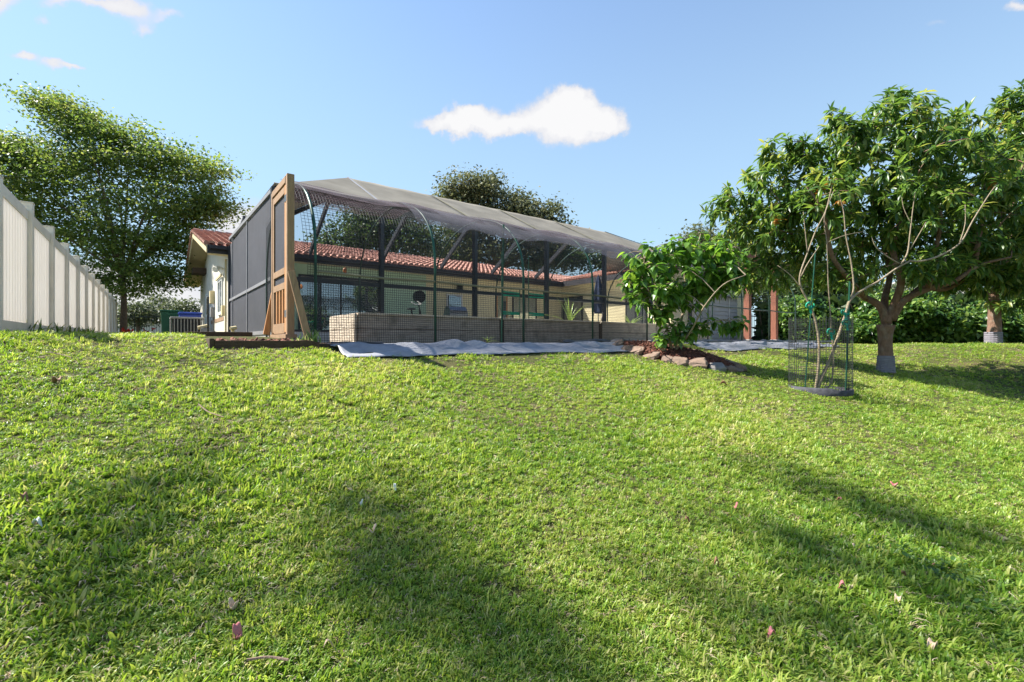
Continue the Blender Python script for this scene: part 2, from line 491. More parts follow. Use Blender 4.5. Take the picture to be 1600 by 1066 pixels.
def np_mesh(name, verts, faces, material, smooth=False):
    """verts (n,3); faces (m,k) array with constant k"""
    me = bpy.data.meshes.new(name)
    verts = np.ascontiguousarray(verts, dtype=np.float32)
    faces = np.ascontiguousarray(faces, dtype=np.int32)
    m, k = faces.shape
    me.vertices.add(len(verts)); me.vertices.foreach_set('co', verts.ravel())
    me.loops.add(m * k); me.loops.foreach_set('vertex_index', faces.ravel())
    me.polygons.add(m)
    me.polygons.foreach_set('loop_start', np.arange(0, m * k, k, dtype=np.int32))
    me.polygons.foreach_set('loop_total', np.full(m, k, dtype=np.int32))
    if smooth:
        me.polygons.foreach_set('use_smooth', np.ones(m, dtype=bool))
    me.update(calc_edges=True)
    me.validate()
    if material: me.materials.append(material)
    return me

class MB:
    """collects geometry in world space; build() links it as ONE mesh object"""
    def __init__(self):
        self.v = []; self.f = []
    def add(self, vs, fs):
        b = len(self.v)
        self.v += [tuple(x) for x in vs]
        self.f += [tuple(i + b for i in f) for f in fs]
        return self
    def hexa(self, c):
        return self.add(c, [(0, 3, 2, 1), (4, 5, 6, 7), (0, 1, 5, 4), (1, 2, 6, 5), (2, 3, 7, 6), (3, 0, 4, 7)])
    def box(self, u0, u1, v0, v1, z0, z1):        # in the house's frame
        return self.hexa([W(u0, v0, z0), W(u1, v0, z0), W(u1, v1, z0), W(u0, v1, z0),
                          W(u0, v0, z1), W(u1, v0, z1), W(u1, v1, z1), W(u0, v1, z1)])
    def bar(self, a, b, w, h, up=(0, 0, 1)):      # a straight rectangular member between world points
        a = Vector(a); b = Vector(b); d = (b - a).normalized()
        up = Vector(up)
        if abs(d.dot(up)) > .98: up = Vector((UX, UY, 0))
        s = d.cross(up).normalized() * w / 2
        t = s.cross(d).normalized() * h / 2
        return self.hexa([a - s - t, a + s - t, a + s + t, a - s + t, b - s - t, b + s - t, b + s + t, b - s + t])
    def tube(self, pts, rad, n=7, cap=True):
        pts = [Vector(p) for p in pts]
        if not isinstance(rad, (list, tuple)): rad = [rad] * len(pts)
        rings = []
        prev = None
        for i, p in enumerate(pts):
            d = (pts[min(i + 1, len(pts) - 1)] - pts[max(i - 1, 0)]).normalized()
            if prev is None:
                a = d.orthogonal().normalized()
            else:
                a = (prev - d * prev.dot(d)).normalized()
            prev = a
            b = d.cross(a)
            rings.append([p + (a * math.cos(6.28318 * k / n) + b * math.sin(6.28318 * k / n)) * rad[i] for k in range(n)])
        vs = [q for r in rings for q in r]
        fs = []
        for i in range(len(rings) - 1):
            for k in range(n):
                fs.append((i * n + k, i * n + (k + 1) % n, (i + 1) * n + (k + 1) % n, (i + 1) * n + k))
        if cap:
            fs.append(tuple(range(n))[::-1])
            fs.append(tuple((len(rings) - 1) * n + k for k in range(n)))
        return self.add(vs, fs)
    def quad(self, a, b, c, d):
        return self.add([a, b, c, d], [(0, 1, 2, 3)])
    def build(self, name, material, parent=None, bevel=0, smooth=False, solid=0, **kw):
        me = bpy.data.meshes.new(name)
        off = wloc(parent) if parent is not None else Vector((0, 0, 0))
        base = Vector((0, 0, 0))
        if parent is None and self.v:
            arr = np.array(self.v)
            base = Vector((arr[:, 0].mean(), arr[:, 1].mean(), arr[:, 2].min()))
        o_ = off + base
        me.from_pydata([(x - o_.x, y - o_.y, z - o_.z) for x, y, z in self.v], [], self.f)
        me.validate()
        me.materials.append(material)
        if smooth:
            me.polygons.foreach_set('use_smooth', [True] * len(me.polygons))
        o = link_obj(name, me, parent, base if parent is None else None)
        if solid:
            md = o.modifiers.new('solid', 'SOLIDIFY'); md.thickness = solid; md.offset = 0
        if bevel:
            md = o.modifiers.new('bevel', 'BEVEL'); md.width = bevel; md.segments = 2; md.limit_method = 'ANGLE'
        return tag(o, **kw)

def put_np(name, verts, faces, material, parent=None, smooth=False, **kw):
    verts = np.asarray(verts, float)
    if parent is not None:
        off = wloc(parent)
        me = np_mesh(name, verts - np.array(off), faces, material, smooth)
        return tag(link_obj(name, me, parent), **kw)
    base = np.array([verts[:, 0].mean(), verts[:, 1].mean(), verts[:, 2].min()])
    me = np_mesh(name, verts - base, faces, material, smooth)
    return tag(link_obj(name, me, None, Vector(base)), **kw)

def curve_pts(pts, n=6):
    """Catmull-Rom through world points"""
    P = [Vector(p) for p in pts]
    P = [P[0] * 2 - P[1]] + P + [P[-1] * 2 - P[-2]]
    out = []
    for i in range(1, len(P) - 2):
        for k in range(n):
            t = k / n
            a, b, c, d = P[i - 1], P[i], P[i + 1], P[i + 2]
            out.append(.5 * ((2 * b) + (c - a) * t + (2 * a - 5 * b + 4 * c - d) * t * t + (3 * b - a - 3 * c + d) * t ** 3))
    out.append(P[-2])
    return out

def unit(a):
    return a / np.maximum(np.linalg.norm(a, axis=-1, keepdims=True), 1e-9)

# leaf outlines: (along, across, lift) per vertex and faces; length 1
LEAF_LONG = (np.array([(0, 0, 0), (.3, -.13, .045), (.3, 0, 0.0), (.3, .13, .045), (.68, -.11, -.02), (.68, 0, -.06), (.68, .11, -.02), (1, 0, -.2)]),
             [(0, 2, 1), (0, 3, 2), (1, 2, 5), (1, 5, 4), (2, 3, 6), (2, 6, 5), (4, 5, 7), (5, 6, 7)])
LEAF_BROAD = (np.array([(0, 0, 0), (.22, -.20, .05), (.25, 0, -.0), (.22, .20, .05), (.6, -.25, .0), (.6, 0, -.08), (.6, .25, .0), (1, 0, -.28)]),
              [(0, 2, 1), (0, 3, 2), (1, 2, 5), (1, 5, 4), (2, 3, 6), (2, 6, 5), (4, 5, 7), (5, 6, 7)])
LEAF_SMALL = (np.array([(0, 0, 0), (.5, -.28, .06), (.5, .28, .06), (1, 0, -.1)]), [(0, 2, 1), (1, 2, 3)])

def leaves(base, dirs, ups, size, template, width=1.0):
    """arrays (n,3),(n,3),(n,3),(n,) -> verts, faces"""
    T, Fc = template
    Fc = np.array(Fc)
    d = unit(dirs)
    s = unit(np.cross(d, ups))
    n = np.cross(s, d)
    L = size[:, None, None]
    v = base[:, None, :] + L * (T[None, :, 0:1] * d[:, None, :] + width * T[None, :, 1:2] * s[:, None, :] + T[None, :, 2:3] * n[:, None, :])
    k = len(T)
    f = Fc[None] + (np.arange(len(base)) * k)[:, None, None]
    return v.reshape(-1, 3), f.reshape(-1, 3)

def rand_unit(n):
    return unit(rng.normal(size=(n, 3)))

def lobed_points(lobes, n_per, shell=.55):
    """cluster centres spread through ellipsoid lobes: (centre, (rx,ry,rz), weight)"""
    C = []; D = []
    for (c, r, w) in lobes:
        k = max(2, int(n_per * w))
        d = rand_unit(k)
        rad = (shell + (1 - shell) * rng.random(k)) ** 1.0
        rad = np.clip(np.where(rng.random(k) < .25, rng.random(k), rad) * (1 + .10 * rng.normal(size=k)), 0, 1.1)
        C.append(np.array(c)[None] + d * rad[:, None] * np.array(r)[None])
        D.append(d)
    return np.concatenate(C), np.concatenate(D)

def rosettes(C, D, per, size, droop=.5, spread=.6, template=LEAF_LONG, width=1.0, stem=.10):
    """whorls of drooping leaves at each cluster centre, as on a mango"""
    n = len(C)
    ax = unit(D * .7 + np.array([0, 0, .55]) + rng.normal(size=(n, 3)) * .35)
    bs = []; ds = []; ss = []
    for k in range(per):
        ph = 6.283 * (k * .382) + rng.random(n) * .8
        a = unit(np.cross(ax, rand_unit(n)))
        b = np.cross(ax, a)
        rad = a * np.cos(ph)[:, None] + b * np.sin(ph)[:, None]
        t = (k / per)
        d = unit(ax * (spread * (t * 1.3 - .15)) + rad + np.array([0, 0, -droop]) * (1.2 - t)[..., None] if False else ax * (spread * (t * 1.3 - .15)) + rad + np.array([0, 0, -droop * (1.3 - t)]))
        bs.append(C + ax * stem * (t - .5) + rng.normal(size=(n, 3)) * .01)
        ds.append(d)
        ss.append(size * (.65 + .6 * rng.random(n)))
    return np.concatenate(bs), np.concatenate(ds), np.concatenate(ss)

def limb_net(mb, fork, lobes, r0, C=None, twig_r=.006, twigs=80, bend=.25):
    """limbs from the fork to every lobe, twigs from the limbs to leaf clusters"""
    nodes = []
    for (c, r, w) in lobes:
        c = Vector(c); f = Vector(fork)
        mid = f.lerp(c, .5) + Vector((random.uniform(-1, 1), random.uniform(-1, 1), random.uniform(.0, 1))) * (c - f).length * bend * .4
        pts = curve_pts([f, mid, c], 5)
        k = len(pts)
        mb.tube(pts, [r0 * (1 - .82 * i / (k - 1)) for i in range(k)], 6, cap=False)
        nodes += pts[2:]
    if C is not None and len(C):
        N = np.array([tuple(p) for p in nodes])
        idx = rng.choice(len(C), min(twigs, len(C)), replace=False)
        d0 = np.array([((N - C[i]) ** 2).sum(1).min() for i in idx])
        for i in idx[np.argsort(d0)]:
            j = int(np.argmin(((N - C[i]) ** 2).sum(1)))
            N = np.vstack([N, N[j] * .5 + C[i] * .5, C[i]])
            a = Vector(N[j]); b = Vector(C[i])
            m = a.lerp(b, .55) + Vector((random.uniform(-1, 1), random.uniform(-1, 1), random.uniform(-.3, 1))) * (b - a).length * .12
            mb.tube([a, m, b], [twig_r * 2.2, twig_r * 1.5, twig_r * .6], 4, cap=False)

# ------------------------------------------------------------------ ground
def build_ground():
    n = 330
    t = np.linspace(-1, 1, n)
    xs = np.sinh(t * 5.2) / np.sinh(5.2) * 600
    X, Y = np.meshgrid(xs, xs + 5.0)
    Z = ground_z(X, Y)
    u, v = uv_of(X, Y)
    Z = np.where((u > 1.85) & (v > 6.75) & (u < 40) & (v < 60), Z - .12, Z)
    verts = np.stack([X.ravel(), Y.ravel(), Z.ravel()], 1)
    i = np.arange(n * n).reshape(n, n)
    f = np.stack([i[:-1, :-1].ravel(), i[:-1, 1:].ravel(), i[1:, 1:].ravel(), i[1:, :-1].ravel()], 1)
    me = np_mesh('ground', verts, f, M['lawn'], True)
    tag(link_obj('ground', me), kind='structure')
build_ground()

# pads inside the run and the pool enclosure
MB().box(1.72, 24, 6.72, 10.35, -.5, -.035).build('floor', M['soil'], kind='structure')
MB().box(1.88, 17.4, 10.35, 17.82, -.5, .19).build('pool_deck', M['deck'], kind='structure')
MB().box(9.4, 24, 6.74, 10.3, -.034, .02).build('pavement', M['deck'], kind='structure')

# ------------------------------------------------------------------ white vinyl fence on the left
def build_fence():
    uF = -1.44
    d = 1.79
    v0 = 9.6
    t = thing('vinyl_fence', W(uF, v0, .1), 'tall white vinyl privacy fence running away along the left edge of the lawn', 'fence')
    for k in range(-1, 12):
        v = v0 + k * d
        zt = 1.965 if k > -1 else 1.86
        rt = 1.875
        g = guv(uF, v) - .15
        MB().box(uF - .064, uF + .064, v - .064, v + .064, g, zt + .02).build('post', M['vinyl'], t, bevel=.006)
        c = MB()
        a = [W(uF - .068, v - .068, zt + .0205), W(uF + .068, v - .068, zt + .0205), W(uF + .068, v + .068, zt + .0205), W(uF - .068, v + .068, zt + .0205)]
        b = [W(uF - .068, v - .068, zt + .033), W(uF + .068, v - .068, zt + .033), W(uF + .068, v + .068, zt + .033), W(uF - .068, v + .068, zt + .033)]
        c.hexa(a + b)
        c.add(b + [W(uF, v, zt + .046)], [(0, 1, 4), (1, 2, 4), (2, 3, 4), (3, 0, 4)])
        c.build('post_cap', M['vinyl'], t)
        if k == 11: break
        va, vb = v + .066, v + d - .066
        MB().box(uF - .022, uF + .022, va, vb, rt - .15, rt).build('top_rail', M['vinyl'], t, bevel=.006)
        MB().box(uF - .022, uF + .022, va, vb, g + .18, g + .34).build('bottom_rail', M['vinyl'], t, bevel=.006)
        p = MB()
        nb = 11
        w = (vb - va) / nb
        for j in range(nb):
            x0 = va + j * w
            # tongue-and-groove board with a recessed joint
            for (s0, s1, h) in ((.0, .012, .006), (.012, w, .011)):
                p.box(uF - h, uF + h, x0 + s0, x0 + s1, g + .3, rt - .14)
        p.build('board_panel', M['vinyl_panel'], t, kind='stuff')
build_fence()

# ------------------------------------------------------------------ house
EV, EZ = 17.2, 3.0            # eave of the long wall
RV, RZ = 23.5, 4.56           # ridge
WV = 17.8
def build_house():
    t = thing('house', W(8, 18, .2), 'single-storey yellow house with red clay tile roof behind the screened enclosure', 'house')
    zb = .0
    ug = 1.95
    # gable end, cream
    m = MB()
    pts = [W(ug, WV, zb), W(ug, 29.2, zb), W(ug, 29.2, EZ - .05), W(ug, RV, RZ - .14), W(ug, WV, EZ - .05)]
    pts2 = [(p[0] + UX * .2, p[1] + UY * .2, p[2]) for p in pts]
    m.add(pts + pts2, [(0, 1, 2, 3, 4), (9, 8, 7, 6, 5), (0, 5, 6, 1), (1, 6, 7, 2), (2, 7, 8, 3), (3, 8, 9, 4), (4, 9, 5, 0)])
    m.build('gable_wall', M['stucco_w'], t, label='cream gable end wall beside the bins')
    u_split = U(666, WV)
    u_in = U(877, EV) + .6
    MB().box(ug + .2, u_split, WV, WV + .2, zb, EZ - .02).build('wall', M['stucco_bounce'], t, label='stretch of the long back wall with green bounce light painted in')
    MB().box(u_split, u_in, WV + .003, WV + .2, zb, EZ - .02).build('wall', M['stucco_y'], t)
    # wing that comes forward on the right
    MB().box(u_in, u_in + .2, 11.2, WV + .2, zb, EZ - .02).build('wing_wall', M['stucco_y'], t)
    MB().box(u_in + .2, u_in + 6, 11.2, 11.4, zb, EZ - .02).build('wing_wall', M['stucco_y'], t)
    # roofs: board deck under the tiles, fascia, soffit
    ue0, ue1 = 1.33, u_in - .6
    th = .10
    def slab(a, b, c, d, name, material, th=.08, **kw):
        mm = MB()
        lo = [(x, y, z - th) for x, y, z in (a, b, c, d)]
        mm.hexa(lo + [a, b, c, d])
        return mm.build(name, material, t, **kw)
    roof = slab(W(ue0, EV, EZ), W(24, EV + .01, EZ), W(24, RV, RZ), W(ue0, RV, RZ), 'roof', M['tile'])
    slab(W(ue0, 29.8, EZ), W(ue0, RV + .004, RZ - .002), W(24, RV + .004, RZ - .002), W(24, 29.8, EZ), 'roof', M['tile'])
    # wing roof slopes up from its own eave
    sl = (RZ - EZ) / (RV - EV)
    def wz(u): return EZ + (u - ue1) * sl
    wing = slab(W(ue1, 10.7, EZ), W(ue1 + 3.6, 10.7, wz(ue1 + 3.6)), W(ue1 + 3.6, EV + 3.6, wz(ue1 + 3.6)), W(ue1, EV, EZ), 'roof', M['tile'])
    slab(W(ue1 + 7.2, 10.7, EZ), W(ue1 + 7.2, EV, EZ), W(ue1 + 3.603, EV + 3.6, wz(ue1 + 3.6)), W(ue1 + 3.603, 10.7, wz(ue1 + 3.6)), 'roof', M['tile'])
    MB().box(ue0, ue1, EV - .03, EV + .01, EZ - .27, EZ - .02).build('fascia', M['fascia'], t)
    MB().box(ue0 + .05, ue1 + .05, EV - .15, EV - .035, EZ - .14, EZ - .03).build('gutter', M['fascia'], t)
    MB().box(ue1 - .04, ue1, 10.7, EV - .04, EZ - .27, EZ - .02).build('fascia', M['fascia'], t)
    MB().box(ue0 + .05, u_in, EV + .012, WV - .002, EZ - .24, EZ - .21).build('soffit', M['soffit'], t)
    MB().box(ue1 + .002, u_in - .002, 11.2, EV + .005, EZ - .235, EZ - .205).build('soffit', M['soffit'], t)
    # gable overhang: rake boards and sloping soffit
    for (va, za, vb, zb2) in ((EV, EZ, RV, RZ), (29.8, EZ, RV, RZ)):
        mm = MB()
        a = W(ue0 - .03, va, za - .26); b = W(ue0 - .03, vb, zb2 - .26); c = W(ue0 - .03, vb, zb2 - .005); d = W(ue0 - .03, va, za - .005)
        e = [(p[0] + UX * .03, p[1] + UY * .03, p[2]) for p in (a, b, c, d)]
        mm.hexa([a, b, c, d] + e)
        mm.build('rake_board', M['soffit'], t)
        mm = MB()
        mm.hexa([W(ue0, va, za - .15), W(ug, va, za - .15), W(ug, vb, zb2 - .15), W(ue0, vb, zb2 - .15),
                 W(ue0, va, za - .12), W(ug, va, za - .12), W(ug, vb, zb2 - .12), W(ue0, vb, zb2 - .12)])
        mm.build('soffit', M['soffit'], t)
    mm = MB(); mm.box(ue0 + .1, ug - .01, 25.6, 26.6, EZ + .1, EZ + .35); mm.build('vent', M['timber_dark'], t)
    # barrel tiles
    pitch = .23; course = .36
    def tile_geo(origin, across, up, w, ln, lift=.0):
        n = 5
        nrm = Vector(across).cross(Vector(up)).normalized()
        vs = []
        for s in (0, 1):
            wd = w * (1.0 if s == 0 else .82)
            for k in range(n + 1):
                a = math.pi * k / n
                vs.append(Vector(origin) + Vector(up) * (s * ln) + Vector(across) * (-math.cos(a) * wd / 2) + nrm * (math.sin(a) * .075 + (.045 if s == 0 else .0) + lift))
        fs = [(k, k + 1, n + 2 + k, n + 1 + k) for k in range(n)]
        fs.append(tuple(range(n, -1, -1)))
        return vs, fs
    def tiles(eave_a, across, up, na, nc, limit, first_obj_courses, skip=None):
        A = Vector(across).normalized(); Up = Vector(up).normalized()
        if A.cross(Up).z < 0: pass
        st = MB()
        vs, fs = tile_geo((0, 0, 0), A, Up, pitch * .86, course * 1.12)
        me = bpy.data.meshes.new('roof_tile'); me.from_pydata([tuple(x) for x in vs], [], fs); me.materials.append(M['tile'])
        base = wloc(roof)
        cnt = 0
        for c in range(nc):
            for k in range(na):
                o = Vector(eave_a) + A * (pitch * (k + .5)) + Up * (course * c - .06)
                if skip and skip(c, k): continue
                o += Vector((0, 0, random.uniform(-.004, .004)))
                if c < first_obj_courses and cnt < limit:
                    ob = link_obj('roof_tile', me, roof, o - base)
                    cnt += 1
                else:
                    v2, f2 = tile_geo(o, A, Up, pitch * .86, course * 1.12)
                    st.add(v2, f2)
        st.build('tile_field', M['tile'], roof, kind='stuff')
    upv = Vector(W(0, RV, RZ)) - Vector(W(0, EV, EZ))
    na = int((ue1 - ue0) / pitch)
    nc = int(upv.length / course)
    tiles(W(ue0, EV, EZ + .005), (UX, UY, 0), upv, na, nc, 235, 4)
    upw = Vector(W(ue1 + 3.6, 0, wz(ue1 + 3.6))) - Vector(W(ue1, 0, EZ))
    nw = int((EV - 10.7) / pitch)
    tiles(W(ue1, EV, EZ + .005), (UY, -UX, 0), upw, nw, int(upw.length / course), 60, 2)
    rk = MB()
    for (va, vb) in ((EV, RV), (29.8, RV)):
        for k in range(17):
            a = k / 17; b = (k + 1.15) / 17
            p0 = Vector(W(ue0 - .02, va + (vb - va) * a, EZ + (RZ - EZ) * a + .04)); p1 = Vector(W(ue0 - .02, va + (vb - va) * b, EZ + (RZ - EZ) * b + .015))
            rk.tube([p0, p1], [.085, .07], 8)
    rk.build('rake_tile', M['tile'], roof, kind='stuff')
    rg = MB()
    for k in range(40):
        rg.tube([W(ue0 + k * .38, RV, RZ + .05), W(ue0 + k * .38 + .42, RV, RZ + .03)], [.10, .085], 8)
    rg.build('ridge_tile', M['tile'], roof, kind='stuff')

    # openings on the long wall
    def opening(name, px0, px1, z0, z1, v=WV, panes=2, fm=M['bronze'], dark=False, label=None, depth=.05):
        ua, ub = U(px0, v), U(px1, v)
        f = MB(); w = .06
        f.box(ua, ub, v - depth, v - .002, z1 - w, z1); f.box(ua, ub, v - depth, v - .002, z0, z0 + w)
        n = panes
        for k in range(n + 1):
            x = ua + (ub - ua - w) * k / n
            f.box(x, x + w, v - depth + .002, v - .003, z0 + w, z1 - w)
        fr = f.build(name, fm, t, label=label)
        for k in range(n):
            x0 = ua + (ub - ua - w) * k / n + w; x1 = ua + (ub - ua - w) * (k + 1) / n
            MB().box(x0, x1, v - depth * .6, v - depth * .4, z0 + w, z1 - w).build('pane', M['glass'], fr)
        return fr
    opening('sliding_door', 466, 592, .22, 2.38, panes=4, label='wide glass sliding door reflecting trees and sky')
    opening('window', 697, 722, 1.05, 2.05, panes=1, fm=M['white'])
    opening('door', 800, 838, .22, 2.25, panes=2)
    opening('door', 775, 792, .22, 2.25, panes=1, fm=M['timber_red'])
    # wing openings (in the plane u = u_in)
    def wopen(name, px0, px1, z0, z1, panes):
        va, vb = V(px0, u_in), V(px1, u_in)
        va, vb = max(va, vb), min(va, vb)
        f = MB(); w = .06
        f.box(u_in - .05, u_in - .002, vb, va, z1 - w, z1); f.box(u_in - .05, u_in - .002, vb, va, z0, z0 + w)
        for k in range(panes + 1):
            x = vb + (va - vb - w) * k / panes
            f.box(u_in - .048, u_in - .003, x, x + w, z0 + w, z1 - w)
        fr = f.build(name, M['bronze'], t)
        for k in range(panes):
            x0 = vb + (va - vb - w) * k / panes + w; x1 = vb + (va - vb - w) * (k + 1) / panes
            MB().box(u_in - .03, u_in - .02, x0, x1, z0 + w, z1 - w).build('pane', M['glass'], fr)
    wopen('sliding_door', 868, 911, .22, 2.25, 3)
    wopen('sliding_door', 978, 1010, .22, 2.4, 2)
    # wall lanterns
    for px in (716, 850):
        u = U(px, WV)
        l = MB(); l.box(u - .05, u + .05, WV - .05, WV - .001, 2.3, 2.5); l.box(u - .09, u + .09, WV - .24, WV - .06, 2.16, 2.42)
        l.add([W(u - .11, WV - .26, 2.42), W(u + .11, WV - .26, 2.42), W(u + .11, WV - .04, 2.42), W(u - .11, WV - .04, 2.42), W(u, WV - .15, 2.55)], [(0, 1, 4), (1, 2, 4), (2, 3, 4), (3, 0, 4), (3, 2, 1, 0)])
        l.build('wall_lantern', M['black'], t)
    # gable end fittings
    w = MB(); x = ug
    w.box(x - .05, x - .002, 19.2, 20.6, 2.15, 2.25); w.box(x - .05, x - .002, 19.2, 20.6, .95, 1.05); w.box(x - .049, x - .003, 19.2, 19.3, 1.05, 2.15); w.box(x - .049, x - .003, 20.5, 20.6, 1.05, 2.15); w.box(x - .049, x - .003, 19.87, 19.93, 1.05, 2.15)
    fr = w.build('window', M['white'], t)
    MB().box(x - .03, x - .02, 19.3, 20.5, 1.05, 2.15).build('pane', M['glass'], fr)
    MB().box(x - .10, x - .051, 19.05, 20.75, 2.26, 2.34).build('window_hood', M['soffit'], t)
    w = MB(); w.box(x - .05, x - .002, 24.6, 25.6, 2.05, 2.13); w.box(x - .05, x - .002, 24.6, 25.6, 1.1, 1.18); w.box(x - .049, x - .003, 24.6, 24.68, 1.18, 2.05); w.box(x - .049, x - .003, 25.52, 25.6, 1.18, 2.05)
    fr = w.build('window', M['white'], t)
    MB().box(x - .03, x - .02, 24.68, 25.52, 1.18, 2.05).build('pane', M['glass'], fr)
    MB().box(x - .16, x - .002, 22.0, 22.4, 1.5, 2.0).build('meter_box', M['soffit'], t, bevel=.01)
    MB().box(x - .14, x - .002, 22.02, 22.35, .95, 1.35).build('meter_box', M['ac'], t, bevel=.01)
    MB().box(x - .13, x - .002, 18.3, 18.6, .85, 1.2).build('meter_box', M['soffit'], t, bevel=.01)
    MB().tube([W(x - .03, 22.2, .1), W(x - .03, 22.2, .95)], .025).build('conduit', M['ac'], t)
    MB().tube([W(x - .05, 18.0, .1), W(x - .05, 18.0, 2.7)], .03).build('downpipe', M['soffit'], t)
    fl = MB(); fl.tube([W(x - .02, 18.9, 2.5), W(x - .14, 18.85, 2.5)], .04); fl.tube([W(x - .14, 18.85, 2.53), W(x - .28, 18.7, 2.42)], [.05, .10], 10)
    fl.build('flood_lamp', M['white'], t)
    MB().box(x - .012, x - .002, 19.0, 23.5, .72, .86).build('trim_band', M['timber'], t)
build_house()

# ------------------------------------------------------------------ pool enclosure
CV = 10.4; CU0 = 1.92; CU1 = 16.9
def build_enclosure():
    t = thing('pool_enclosure', W(8, 13, .19), 'dark bronze screened pool enclosure with a grey-tan shade cloth roof', 'pool enclosure')
    zs, ze = .19, 3.1
    fu = [CU0, U(596, CV), U(742, CV), U(854, CV), U(944, CV), 14.35, CU1]
    for u in fu:
        MB().box(u - .045, u + .045, CV - .065, CV + .065, zs, ze).build('post', M['bronze'], t)
    MB().box(CU0 + .05, CU1 - .05, CV - .05, CV + .05, ze - .10, ze + .02).build('eave_beam', M['bronze'], t)
    for a, b in zip(fu[:-1], fu[1:]):
        MB().box(a + .047, b - .047, CV - .04, CV + .04, 1.24, 1.33).build('chair_rail', M['bronze'], t)
        MB().box(a + .047, b - .047, CV - .04, CV + .04, zs, zs + .05).build('sill_rail', M['bronze'], t)
        MB().box(a + .047, b - .047, CV - .002, CV + .002, zs + .05, ze - .10).build('screen', M['screen_thin'], t)
    # side wall
    sv = [CV + .1, 13.6, 16.4, 17.15]
    for i, v in enumerate((13.6, 16.4)):
        MB().box(CU0 - .027, CU0 + .03, v - .025, v + .025, zs, 3.2).build('side_post', M['rail_light'], t)
    MB().box(CU0 - .05, CU0 + .05, 17.03, 17.15, zs, 3.0).build('post', M['bronze'], t)
    MB().hexa([W(CU0 - .04, CV + .07, 3.0), W(CU0 + .04, CV + .07, 3.0), W(CU0 + .04, 17.03, 3.16), W(CU0 - .04, 17.03, 3.16),
               W(CU0 - .04, CV + .07, 3.08), W(CU0 + .04, CV + .07, 3.08), W(CU0 + .04, 17.03, 3.24), W(CU0 - .04, 17.03, 3.24)]).build('top_rail', M['rail_light'], t)
    for a, b in ((CV + .07, 13.57), (13.63, 16.37), (16.43, 17.02)):
        MB().box(CU0 - .03, CU0 + .03, a, b, 1.24, 1.31).build('side_rail', M['rail_light'], t)
        MB().box(CU0 - .003, CU0 + .003, a, b, 1.31, 3.02).build('screen', M['screen'], t)
        MB().box(CU0 - .003, CU0 + .003, a, b, zs + .03, 1.24).build('screen', M['screen'], t)
    MB().box(CU0 - .06, CU0 + .06, CV + .07, 17.1, zs - .05, zs + .03).build('sill_rail', M['rail_light'], t)
    # roof frame
    Zr = 4.44; rv = 12.8; ru0 = 4.2; ru1 = U(945, rv); bv = 14.8
    def mem(a, b, w=.06, h=.12, name='rafter', m=M['bronze']):
        MB().bar(a, b, w, h).build(name, m, t)
    for u in fu[1:-1]:
        mem(W(u, CV, ze - .04), W(u, rv, Zr - .10))
        mem(W(u, rv, Zr - .10), W(u, bv, Zr - .10), name='roof_beam')
        mem(W(u + .1, bv, Zr - .10), W(u + .1, 17.0, EZ + .02), w=.08, h=.16)
    mem(W(CU0 + .1, 14.9, Zr - 1.0), W(CU0 + .1, 17.0, EZ))
    mem(W(CU0, CV, ze - .04), W(ru0, rv, Zr - .1), name='hip_rafter')
    mem(W(ru0, rv, Zr - .1), W(ru1, rv, Zr - .1), name='ridge_beam')
    mem(W(ru0, bv, Zr - .1), W(ru1, bv, Zr - .1), name='ridge_beam')
    mem(W(ru1, rv, Zr - .1), W(CU1, CV, ze - .04), name='hip_rafter')
    mem(W(ru0, rv, Zr - .1), W(ru0, bv, Zr - .1), name='roof_beam')
    mem(W(CU0, 17.0, 3.15), W(ru0, bv, Zr - .1), name='hip_rafter')
    # shade cloth: panels between the rafters, each sagging a little, the hem loose
    us = [ru0] + fu[2:-2] + [ru1]
    ue = [fu[1]] + fu[2:-2] + [CU1]
    def panel(a0, a1, b0, b1, name='shade_panel'):
        """a: eave corners (u), b: ridge corners (u); a grid with sag"""
        n, k = 14, 10
        vs = []; fs = []
        for j in range(k + 1):
            s = j / k
            for i in range(n + 1):
                r = i / n
                A = Vector(W(a0 + (a1 - a0) * r, CV - .02, ze + .06))
                B = Vector(W(b0 + (b1 - b0) * r, rv, Zr))
                p = A.lerp(B, s)
                p.z += -.03 * math.sin(math.pi * r) * math.sin(math.pi * s) - .012 * math.sin(math.pi * r) * (1 - s) + .006 * math.sin(17 * r + 9 * s)
                vs.append(p)
        for j in range(k):
            for i in range(n):
                q = j * (n + 1) + i
                fs.append((q, q + 1, q + n + 2, q + n + 1))
        MB().add(vs, fs).build(name, M['shade'], t, smooth=True, solid=.006)
    for i in range(len(us) - 1):
        panel(ue[i] + .012, ue[i + 1] - .012, us[i] + .012, us[i + 1] - .012)
    # left hip face and the triangle by the hip
    m = MB(); m.add([W(CU0, CV - .02, ze + .06), W(fu[1] - .012, CV - .02, ze + .06), W(ru0 - .006, rv, Zr)], [(0, 1, 2)])
    m.build('shade_panel', M['shade'], t, solid=.006)
    m = MB(); m.add([W(CU0, CV - .02, ze + .06), W(ru0, rv + .01, Zr), W(ru0, bv, Zr), W(CU0, 17.0, 3.2)], [(0, 1, 2, 3)])
    m.build('shade_panel', M['shade'], t, solid=.006)
    m = MB(); m.add([W(CU1, CV, ze + .06), W(CU1, 14.9, ze + .06), W(ru1 + .01, rv + .01, Zr)], [(0, 1, 2)])
    m.build('shade_panel', M['shade'], t, solid=.006)
    for i, (a, b) in enumerate(zip(ue, us)):                                # taped seams
        m = MB(); m.bar(W(a, CV - .03, ze + .075), W(b, rv, Zr + .018), .05, .012); m.build('seam_strip', M['rail_light'] if i == 0 else M['tan_pipe'], t)
    # rolled hem along the eave
    m = MB()
